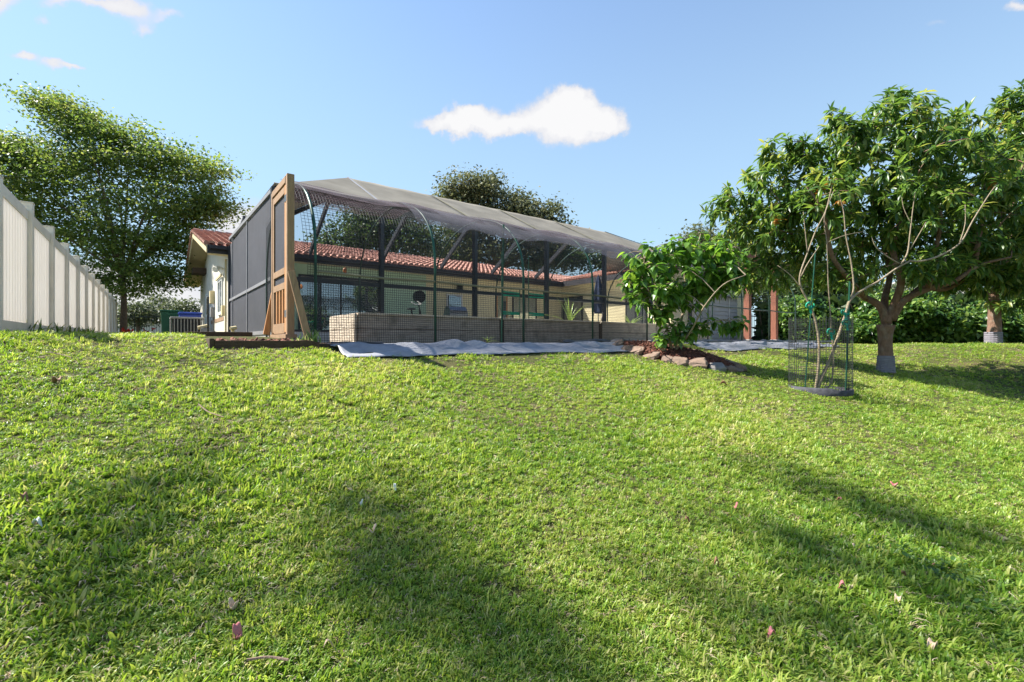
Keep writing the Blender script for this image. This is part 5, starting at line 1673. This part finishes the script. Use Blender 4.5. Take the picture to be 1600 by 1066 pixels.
# caged sapling
def sapling():
    gx, Y = pxg(1279, 611)
    base = PX(1276, 611, Y); base.z = gz(base.x, base.y)
    bz = base.z
    t = thing('sapling', base, 'bare multi-stemmed sapling with pale bark growing inside the wire mesh cage', 'tree')
    def q(px, py, dy=0): return PX(px, py, Y + dy)
    stems = [([(1276, 612), (1284, 590), (1298, 560), (1310, 525), (1322, 490), (1328, 470), (1345, 455), (1372, 440), (1400, 420), (1422, 408)], .029, .012, 0),
             ([(1274, 612), (1278, 580), (1280, 540), (1274, 500), (1262, 470), (1252, 450), (1250, 430), (1262, 395), (1275, 360), (1290, 330), (1300, 290)], .022, .007, .1),
             ([(1280, 612), (1298, 600), (1302, 560), (1298, 500), (1294, 440), (1292, 380), (1288, 340), (1302, 300)], .014, .005, -.1),
             ([(1328, 470), (1334, 450), (1330, 410), (1322, 370), (1318, 330), (1310, 300)], .015, .006, .1),
             ([(1422, 408), (1440, 408), (1468, 400), (1500, 380), (1520, 345), (1545, 305), (1560, 285)], .018, .006, -.2),
             ([(1408, 414), (1418, 395), (1422, 365), (1426, 330), (1430, 300)], .014, .005, 0),
             ([(1405, 412), (1385, 400), (1368, 385), (1362, 370)], .010, .004, .1), ([(1422, 390), (1434, 370), (1448, 345)], .009, .004, -.1),
             ([(1500, 378), (1508, 350), (1508, 320)], .008, .004, .1), ([(1252, 432), (1262, 412), (1280, 385)], .012, .005, -.1), ([(1252, 450), (1235, 430), (1215, 415)], .010, .004, .1),
             ([(1262, 395), (1258, 360), (1255, 330)], .009, .004, 0), ([(1290, 380), (1320, 368), (1350, 362)], .008, .003, 0), ([(1424, 350), (1412, 325), (1408, 300)], .007, .003, .1)]
    m = MB(); tips = []
    for pts, r0, r1, dy in stems:
        P_ = curve_pts([q(a, b, dy * j / len(pts)) for j, (a, b) in enumerate(pts)], 4)
        k = len(P_)
        m.tube(P_, [(r0 + (r1 - r0) * j / (k - 1)) for j in range(k)], 7)
        tips.append(P_[-1])
    m.build('stem', M['bark_pale'], t, smooth=True)
    C = np.array([tuple(tips[i]) for i in (1, 3, 4, 5, 7, 8, 11, 13)])
    B, D, S = rosettes(np.repeat(C, 2, 0) + rng.normal(size=(16, 3)) * .05, np.repeat(unit(rng.normal(size=(8, 3))), 2, 0), 7, .13, droop=.5)
    leaf_objects('leaf', leaf_proto('sapling_leaf', LEAF_LONG, M['lf_mango_o']), B, D, S, t)
    # stakes
    for (a, b, r, lab) in (((1258, 600), (1274, 395), .010, 'left thin green stake tied to the caged sapling'), ((1321, 620), (1328, 440), .014, 'right green stake tied to the caged sapling')):
        s = thing('garden_stake', q(a[0], a[1]), lab, 'stake')
        MB().tube([q(a[0], a[1] + 6), q(b[0], b[1])], r, 7).build('stake', M['green_pipe'] if r > .012 else M['steel'], s)
        if r < .012: s.children[0].data.materials[0] = M['green_pipe']
    # tape bows
    for (px, py, lab, seed) in ((1265, 478, 'green tape knot on the left stem of the caged sapling', 1), (1320, 488, 'upper green tape bow on the right stake of the caged sapling', 2), (1322, 505, 'lower green tape bow on the right stake of the caged sapling', 4), (1298, 519, 'green tape end on the middle stem of the caged sapling', 3)):
        random.seed(seed); c = q(px, py, -.05)
        s = thing('tape_tie', c, lab, 'tape')
        for j in range(3):
            a = random.uniform(0, 6.28); mm = MB(); vs = []; n = 10
            wv = Vector((0, .03, 0)); 
            for i in range(n + 1):
                ang = a + i / n * 5.5; r = .035 + .012 * j
                p = c + Vector((math.cos(ang) * r * 1.1, random.uniform(-.01, .01), math.sin(ang) * r)) 
                vs += [p - Vector((0, .016, .0)), p + Vector((0.006, .016, .008))]
            mm.add(vs, [(2 * i, 2 * i + 1, 2 * i + 3, 2 * i + 2) for i in range(n)])
            mm.build('loop', M['tape'], s, smooth=True, solid=.002)
        mm = MB(); mm.add([c + Vector((-.02, 0, 0)), c + Vector((.02, 0, 0)), c + Vector((.035, -.02, -.12)), c + Vector((0, -.01, -.12))], [(0, 1, 2, 3)]); mm.build('tail', M['tape'], s, solid=.002)
    # mesh cage
    cx, cy = q(1281, 611).x, Y
    r = 42 / 730 * Y
    cg = thing('wire_cage', (cx, cy, bz), 'open cylinder of black wire mesh standing round the bare sapling', 'cage')
    zb = bz + .02; H = 108 / 730 * Y
    m = MB(); n = 24
    for j in range(30):
        z = zb + .05 + j * H / 30
        pts = [(cx + r * math.cos(6.2832 * i / n), cy + r * math.sin(6.2832 * i / n), z + .006 * math.sin(i + j)) for i in range(n + 1)]
        m.tube(pts, .0026, 3, cap=False)
    for i in range(64):
        a = 6.2832 * i / 64
        m.tube([(cx + r * math.cos(a), cy + r * math.sin(a), zb), (cx + r * math.cos(a + .01), cy + r * math.sin(a + .01), zb + H + .05)], .0026, 3, cap=False)
    m.build('mesh', M['net'], cg, kind='stuff')
    m = MB(); nn = 28; rr = r * 1.0
    vs = []; fs = []
    for i in range(nn):
        a = 6.2832 * i / nn
        for (ra, z) in ((rr + .008, bz - .04), (rr + .014, bz + .045), (rr + .004, bz + .047), (rr - .003, bz - .04)):
            vs.append((cx + ra * math.cos(a), cy + ra * math.sin(a), z + (.03 if math.cos(a) < 0 else 0) * (z > bz)))
    for i in range(nn):
        b = i * 4; c2 = ((i + 1) % nn) * 4
        for k in range(3): fs.append((b + k, c2 + k, c2 + k + 1, b + k + 1))
    m.add(vs, fs)
    m.build('rim', M['rim'], cg, smooth=True)
sapling()

# ------------------------------------------------------------------ trees that stand outside the frame: their crowns shade the near lawn, their rows mirror in the glass
def shade_from(spots, tdist):
    """crown lobes whose shade falls on the given lawn spots (X, Y, rx, ry)"""
    out = []
    for (X, Y_, rx, ry, w) in spots:
        g = gz(X, Y_)
        c = Vector((X, Y_, g)) + SDIR * tdist
        out.append(((c.x, c.y, c.z), (rx * .62, ry * .62, .16), w))
    return out
def spot(px, py, rx, ry, w=1.0):
    X, Y_ = pxg(px, py)
    return (X, Y_, rx, ry, w)
spA = [spot(250, 770, .45, .32), spot(320, 705, .30, .25, .6), spot(200, 850, .40, .30, .9), spot(150, 960, .35, .25, .8), spot(240, 920, .3, .2, .6)]
spB = [spot(560, 780, .32, .26, .8), spot(620, 850, .55, .30, 1.1), spot(560, 880, .25, .2, .5), spot(700, 930, .5, .25, .9), spot(800, 1000, .4, .22, .8), spot(660, 1000, .35, .2, .6), spot(900, 1050, .4, .2, .6)]
spC = [spot(1230, 740, .28, .22, .5), spot(1330, 780, .55, .3, 1.0), spot(1450, 830, .65, .35, 1.3), spot(1570, 860, .6, .4, 1.2), spot(1240, 850, .5, .3, .8), spot(1350, 900, .5, .28, 1.0), spot(1500, 930, .5, .3, .9), spot(1190, 960, .5, .25, .9), spot(1330, 1010, .5, .22, .9), spot(1600, 1000, .4, .3, .8)]
for lab, sp, td, bx in (('tall tree shading the left part of the near lawn', spA, 15.0, (-16.5, 8.5)),
                        ('tall tree shading the middle of the near lawn', spB, 16.5, (-17.5, 6.5)),
                        ('tall tree shading the right part of the near lawn', spC, 17.5, (-16.0, 7.5))):
    L = shade_from(sp, td)
    cx_ = sum(l[0][0] for l in L) / len(L); cy_ = sum(l[0][1] for l in L) / len(L); cz_ = sum(l[0][2] for l in L) / len(L)
    b = Vector((bx[0], bx[1], 0))
    fk = Vector((b.x * .8 + cx_ * .2, b.y * .8 + cy_ * .2, cz_ * .8))
    soft_tree('tall_tree', 0, 0, 0, 0, 10, L, 12, 12, .10, M['lf_dark'], lab, r0=.12, spread=(.17, .17, .08), twigs=30, base=b, fork=fk, shell=.2, lr=.14)
for i, (x, y, s) in enumerate(((14, -16, 1.0), (22, -10, 1.1), (5, -20, 1.2), (30, -18, 1.3), (-6, -22, 1.1))):
    L = [((x + dx * s, y + dy * s, (3.2 + dz) * s), (2.2 * s, 2.2 * s, 1.6 * s), 1.0) for dx, dy, dz in ((0, 0, 2.2), (1.9, .5, .8), (-1.9, -.4, .9), (.3, 1.8, 0), (-.2, -1.7, .2))]
    soft_tree('bank_tree', 0, 0, 0, 0, 10, L, 60, 22, .34, M['lf_left'], 'broad tree on the bank behind the camera, %s in its row' % ('third', 'fourth', 'second', 'fifth', 'first')[i],
              r0=.25, spread=(.4, .4, .3), twigs=30, base=Vector((x, y, 0)), fork=Vector((x, y, 2.4 * s)), group='trees on the bank behind the camera')

# ------------------------------------------------------------------ grass
def tuft(name, nb, hmin, hmax, w, lean, seed, mt, flat=False):
    r = np.random.default_rng(seed)
    V_ = []; F_ = []
    for i in range(nb):
        a = r.random() * 6.283; rad = .03 * math.sqrt(r.random())
        b = np.array([math.cos(a) * rad, math.sin(a) * rad, -.006])
        a2 = a + r.normal() * .7
        L = r.uniform(hmin, hmax); ln = r.uniform(.25, 1.0) * lean
        d = np.array([math.cos(a2), math.sin(a2), 0]); s = np.array([-math.sin(a2), math.cos(a2), 0])
        ww = w * r.uniform(.7, 1.3)
        k0 = len(V_)
        for q, wf in ((0, .8), (.38, 1.0), (.74, .75)):
            p = b + d * (L * (ln * q * q * .95)) + np.array([0, 0, L * (q - .32 * ln * q * q)])
            if flat: p = b + d * L * q + np.array([0, 0, .006 + .014 * math.sin(q * 3)])
            V_ += [p - s * ww * wf * .5, p + s * ww * wf * .5]
        p = b + d * (L * ln * .95) + np.array([0, 0, L * (1 - .40 * ln)])
        if flat: p = b + d * L + np.array([0, 0, .004])
        V_.append(p)
        F_ += [(k0, k0 + 1, k0 + 3), (k0, k0 + 3, k0 + 2), (k0 + 2, k0 + 3, k0 + 5), (k0 + 2, k0 + 5, k0 + 4), (k0 + 4, k0 + 5, k0 + 6)]
    me = bpy.data.meshes.new(name)
    me.from_pydata([tuple(x) for x in V_], [], F_)
    me.materials.append(mt)
    return bpy.data.objects.new(name, me)

def build_grass():
    coll = bpy.data.collections.new('grass_tufts')
    specs = [('tuft_a', 12, .024, .050, .0078, 1.3, 1, M['grass'], False), ('tuft_b', 12, .022, .044, .008, 1.5, 2, M['grass'], False),
             ('tuft_c', 10, .034, .070, .0078, 1.0, 3, M['grass'], False), ('tuft_d', 13, .019, .036, .0072, 1.6, 4, M['grass'], False),
             ('tuft_e', 10, .025, .055, .0035, 1.0, 5, M['straw'], True)]
    for s in specs:
        coll.objects.link(tuft(*s))
    # points in the view wedge and somewhat beyond, thinner with distance
    N0 = 240000
    r0, r1 = .9, 34.0
    s = rng.random(N0)
    p = .42                                             # exponent of the radial density
    rr = (r0 ** p + s * (r1 ** p - r0 ** p)) ** (1 / p)
    th = (rng.random(N0) * 2 - 1) * R(57)
    N1 = 60000                                          # the lawn goes on beside and behind the viewpoint
    r1_ = .5 + 11.5 * rng.random(N1) ** .8
    t1_ = R(57) + rng.random(N1) * R(246)
    rr = np.concatenate([rr, r1_]); th = np.concatenate([th, t1_]); N0 += N1
    X = rr * np.sin(th); Yy = rr * np.cos(th)
    u, v = uv_of(X, Yy)
    keep = np.ones(N0, bool)
    keep &= ~((u < -1.40) & (v > 2))
    nzv = np.sin(u * 5.1) * .05 + np.sin(u * 13) * .03
    uc1, uc2 = U(985, 5.9), U(1092, 5.9)
    keep &= ~((u > 1.78) & (u < uc1) & (v > 5.66 + nzv))
    keep &= ~((u >= uc1) & (u < uc2) & (v > 6.3))
    keep &= ~((u >= uc2) & (u < 17.8) & (v > 5.6 + nzv))
    keep &= ~((u > .5) & (u < 1.8) & (v > 6.2))
    keep &= ~((u > 1.85) & (v > 6.6) & (u < 26))
    keep &= ~((u > 1.7) & (v > 9.9) & (u < 24))
    d = bed_d(X, Yy)
    keep &= d > 1.14
    # bare patches near the cloth edge
    pn = np.sin(X * 3.1 + 1.3) * np.cos(Yy * 2.7 + X) + .6 * np.sin(X * 7.7 - Yy * 5.3)
    bare = (v > 5.05) & (v < 5.75) & (u > 2.2) & (u < 18) & (pn > .15)
    keep &= ~(bare & (rng.random(N0) < .8))
    thin = (pn > .95) & (rng.random(N0) < .35)
    keep &= ~thin
    X = X[keep]; Yy = Yy[keep]; rr = rr[keep]
    n = len(X)
    Z = ground_z(X, Yy)
    me = bpy.data.meshes.new('grass')
    me.vertices.add(n)
    me.vertices.foreach_set('co', np.stack([X, Yy, Z], 1).astype(np.float32).ravel())
    def attr(nm, typ, arr):
        a = me.attributes.new(nm, typ, 'POINT')
        a.data.foreach_set('vector' if typ == 'FLOAT_VECTOR' else 'value', arr.ravel())
    rot = np.stack([rng.normal(size=n) * .18, rng.normal(size=n) * .18, rng.random(n) * 6.283], 1).astype(np.float32)
    hgt = .8 + .35 * np.sin(X * 1.7 + 2 * np.sin(Yy)) * np.cos(Yy * 1.3) 
    scl = ((.75 + .5 * rng.random(n)) * np.clip(hgt, .6, 1.2) * (1 + .035 * np.clip(rr - 2, 0, 16))).astype(np.float32)
    ix = rng.choice(4, n, p=[.30, .30, .12, .28]).astype(np.int32)
    uu, vv = uv_of(X, Yy)
    dry = np.clip(.5 + .5 * np.sin(X * 1.9 + 1.7 * np.sin(Yy * 1.3)) * np.cos(Yy * 2.3 + np.sin(X * 1.1)), 0, 1) ** 2
    dry = .07 + .17 * dry * sstep(1.5, 3.2, vv) + .08 * sstep(4.4, 5.6, vv)
    ix[rng.random(n) < dry] = 4
    attr('rot', 'FLOAT_VECTOR', rot); attr('scl', 'FLOAT', scl); attr('ix', 'INT', ix)
    o = link_obj('grass', me)
    tag(o, 'bright green lawn grass with straw bits covering the sloping yard', 'grass', kind='stuff')
    ng = bpy.data.node_groups.new('grass_nodes', 'GeometryNodeTree')
    ng.interface.new_socket('Geometry', in_out='INPUT', socket_type='NodeSocketGeometry')
    ng.interface.new_socket('Geometry', in_out='OUTPUT', socket_type='NodeSocketGeometry')
    gi = ng.nodes.new('NodeGroupInput'); go = ng.nodes.new('NodeGroupOutput')
    ci = ng.nodes.new('GeometryNodeCollectionInfo')
    ci.inputs['Collection'].default_value = coll
    ci.inputs['Separate Children'].default_value = True
    ci.inputs['Reset Children'].default_value = True
    ip = ng.nodes.new('GeometryNodeInstanceOnPoints')
    ip.inputs['Pick Instance'].default_value = True
    def na(nm, typ):
        a = ng.nodes.new('GeometryNodeInputNamedAttribute'); a.data_type = typ; a.inputs['Name'].default_value = nm
        return a.outputs['Attribute']
    ng.links.new(gi.outputs[0], ip.inputs['Points'])
    ng.links.new(ci.outputs[0], ip.inputs['Instance'])
    ng.links.new(na('ix', 'INT'), ip.inputs['Instance Index'])
    e2r = ng.nodes.new('FunctionNodeEulerToRotation')
    ng.links.new(na('rot', 'FLOAT_VECTOR'), e2r.inputs[0])
    ng.links.new(e2r.outputs[0], ip.inputs['Rotation'])
    ng.links.new(na('scl', 'FLOAT'), ip.inputs['Scale'])
    ng.links.new(ip.outputs[0], go.inputs[0])
    md = o.modifiers.new('grass', 'NODES'); md.node_group = ng
build_grass()

# tall weeds beside the door brace and along the fence foot
def weed(px, py, Y, h, lab, n=16, seed=1, mt=M['lf_aloe'], base=None):
    c = base if base is not None else PX(px, py, Y); g = gz(c.x, c.y)
    t = thing('tall_weed', (c.x, c.y, g), lab, 'weed')
    r = np.random.default_rng(seed)
    B = np.array([c.x, c.y, g]) + r.normal(size=(n, 3)) * np.array([.05, .05, 0])
    D = r.normal(size=(n, 3)) * .35 + np.array([0, 0, 1.0])
    v, f = leaves(B, D, r.normal(size=(n, 3)), h * (.5 + .6 * r.random(n)), LEAF_LONG, .35)
    put_np('blade', v, f, mt, t, kind='stuff')
weed(488, 540, 6.15, .22, 'tuft of tall grass at the foot of the leaning pale brace', 40, 1, M['lf_aloe'])
weed(474, 543, 6.0, .16, 'tuft of grass between the dark edging board and the first hoop', 30, 8, M['lf_aloe'])
for i, k in enumerate((0, 1, 2, 3, 4)):
    c = Vector(W(-1.34, 9.6 + 1.79 * k, 0))
    weed(0, 0, 0, .26, 'dark weed at the foot of the %s vinyl fence post counted from the left' % ('first', 'second', 'third', 'fourth', 'fifth')[i], 22, 20 + i, M['lf_mango'], base=c)

# ------------------------------------------------------------------ fallen things on the lawn
def curl_leaf(px, py, L_, wd, mt, name, label, cat, seed, curl=.5, rot=None, group=None):
    X, Y_ = pxg(px, py)
    g = gz(X, Y_) + .028
    L_ *= .68; wd *= .68; curl = 1.0
    random.seed(seed)
    a = rot if rot is not None else random.uniform(0, 6.28)
    d = Vector((math.cos(a), math.sin(a), .12)); s = Vector((-math.sin(a), math.cos(a), 0))
    vs = []; fs = []; nu, nv = 8, 4
    for i in range(nu + 1):
        t_ = i / nu
        w = math.sin(math.pi * min(.98, t_ * .92 + .06)) ** .7 * wd
        for j in range(nv + 1):
            q = j / nv * 2 - 1
            vs.append(Vector((X, Y_, g)) + d * (L_ * (t_ - .5)) + s * (w * math.sin(q * 1.2)) + Vector((0, 0, curl * w * (1 - math.cos(q * 1.5)) + .02 * math.sin(t_ * 5 + seed))))
    for i in range(nu):
        for j in range(nv):
            b = i * (nv + 1) + j
            fs.append((b, b + 1, b + nv + 2, b + nv + 1))
    MB().add(vs, fs).build(name, mt, None, smooth=True, solid=.002, label=label, cat=cat, group=group)
FL = [(365, 961, .055, .02, 'palebract', 'fallen_petal', 'tan dry petal, upper of the pair lying near the bottom left'), (371, 1004, .05, .022, 'pink', 'fallen_petal', 'pink curled petal, lower of the pair lying near the bottom left'),
      (516, 1022, .07, .008, 'palebract', 'fallen_leaf', 'thin tan leaf standing on edge in the shaded grass at the bottom'), (57, 832, .06, .02, 'white', 'feather', 'small white feather on the grass at the left edge'),
      (1314, 928, .055, .024, 'pink', 'fallen_petal', 'dark magenta curled petal beside a pale one on the right of the lawn'), (1328, 932, .035, .018, 'palebract', 'fallen_petal', 'pale petal touching the magenta one'),
      (1397, 764, .07, .035, 'pink', 'fallen_petal', 'large red-pink petal at the edge of the shade on the right'), (1337, 866, .05, .022, 'palebract', 'fallen_petal', 'pale round petal lying in the middle of the right shade'),
      (1413, 910, .07, .014, 'deadleaf', 'fallen_leaf', 'upright rusty brown leaf in the right shade'), (1457, 1024, .09, .022, 'palebract', 'fallen_leaf', 'pale tan leaf near the bottom right corner'),
      (1205, 1006, .05, .02, 'pink', 'fallen_petal', 'small red petal at the bottom, left of the pale tan leaf'), (1310, 788, .09, .014, 'pink', 'fallen_leaf', 'long purplish leaf in the upper part of the right shade'),
      (1125, 720, .05, .016, 'palebract', 'fallen_leaf', 'pale dry leaf just left of the tip of the right shade'), (1485, 783, .08, .012, 'deadleaf', 'fallen_leaf', 'brown leaf in the sun right of the red-pink petal'),
      (1455, 897, .06, .012, 'deadleaf', 'fallen_leaf', 'rusty leaf right of the upright brown one'), (1403, 950, .05, .02, 'palebract', 'fallen_petal', 'cream petal below the upright brown leaf'),
      (1120, 893, .04, .02, 'deadleaf', 'fallen_leaf', 'small dark brown leaf at the left of the right shade'), (1075, 822, .05, .016, 'deadleaf', 'fallen_leaf', 'small reddish leaf on the sunny grass right of the middle'),
      (583, 838, .05, .022, 'palebract', 'fallen_leaf', 'greyish curled leaf in the middle shade'), (565, 798, .03, .014, 'white', 'fallen_petal', 'tiny white petal in the middle shade'), (617, 772, .04, .012, 'white', 'fallen_petal', 'tiny white petal above the middle shade'),
      (38, 794, .05, .02, 'deadleaf', 'fallen_leaf', 'dark brown leaf at the left edge above the feather'), (1130, 604, .16, .06, 'deadleaf', 'fallen_leaf', 'brown leaf litter on the grass left of the caged sapling'),
      (88, 602, .12, .04, 'deadleaf', 'fallen_leaf', 'brown leaf on the grass near the white fence'), (1150, 800, .035, .02, 'pink', 'fallen_petal', 'reddish petal left of the right shade')]
for i, (px, py, l_, w_, mt, nm, lab) in enumerate(FL):
    curl_leaf(px, py, l_, w_, M[mt], nm, lab, 'feather' if nm == 'feather' else ('petal' if 'petal' in nm else 'leaf'), 40 + i)
def twig(pts, lab):
    P_ = []
    for px, py in pts:
        X, Y_ = pxg(px, py); P_.append(Vector((X, Y_, gz(X, Y_) + .05)))
    MB().tube(curve_pts(P_, 4), .004, 5).build('fallen_twig', M['twig'], None, label=lab, cat='twig')
twig([(310, 642), (325, 655), (350, 664)], 'forked dry twig lying on the grass at the tip of the left shade')
twig([(75, 560), (92, 562), (112, 568)], 'thin dry twig on the grass near the white fence')
twig([(385, 1057), (420, 1060), (450, 1064)], 'dry twig at the bottom edge left of the middle')

# broad-leaved weeds in the turf
def lawn_weed(px, py, r_, n, lab, seed):
    X, Y_ = pxg(px, py); g = gz(X, Y_)
    t = thing('lawn_weed', (X, Y_, g), lab, 'weed')
    q = np.random.default_rng(seed)
    a = q.random(n) * 6.283; rr_ = r_ * np.sqrt(q.random(n))
    B = np.stack([X + rr_ * np.cos(a), Y_ + rr_ * np.sin(a), np.full(n, g + .035) + q.random(n) * .015], 1)
    D = np.stack([np.cos(a), np.sin(a), .25 + q.normal(size=n) * .2], 1) + q.normal(size=(n, 3)) * .4
    v, f = leaves(B, D, np.array([0, 0, 1.0]) + q.normal(size=(n, 3)) * .15, .022 + .018 * q.random(n), LEAF_BROAD, 1.2)
    put_np('foliage', v, f, M['lf_hedge'], t, kind='stuff')
lawn_weed(1385, 862, .12, 46, 'low broad-leaved weed in the turf right of the pale round petal', 1)
lawn_weed(1480, 900, .14, 60, 'larger patch of broad-leaved weed right of the upright brown leaf', 2)
lawn_weed(1440, 893, .07, 22, 'small broad-leaved weed right beside the upright brown leaf', 3)
lawn_weed(1506, 955, .08, 24, 'broad-leaved weed in the turf above the pale tan leaf', 4)
lawn_weed(205, 640, .12, 30, 'low broad-leaved weed on the sunny turf in front of the white fence', 5)
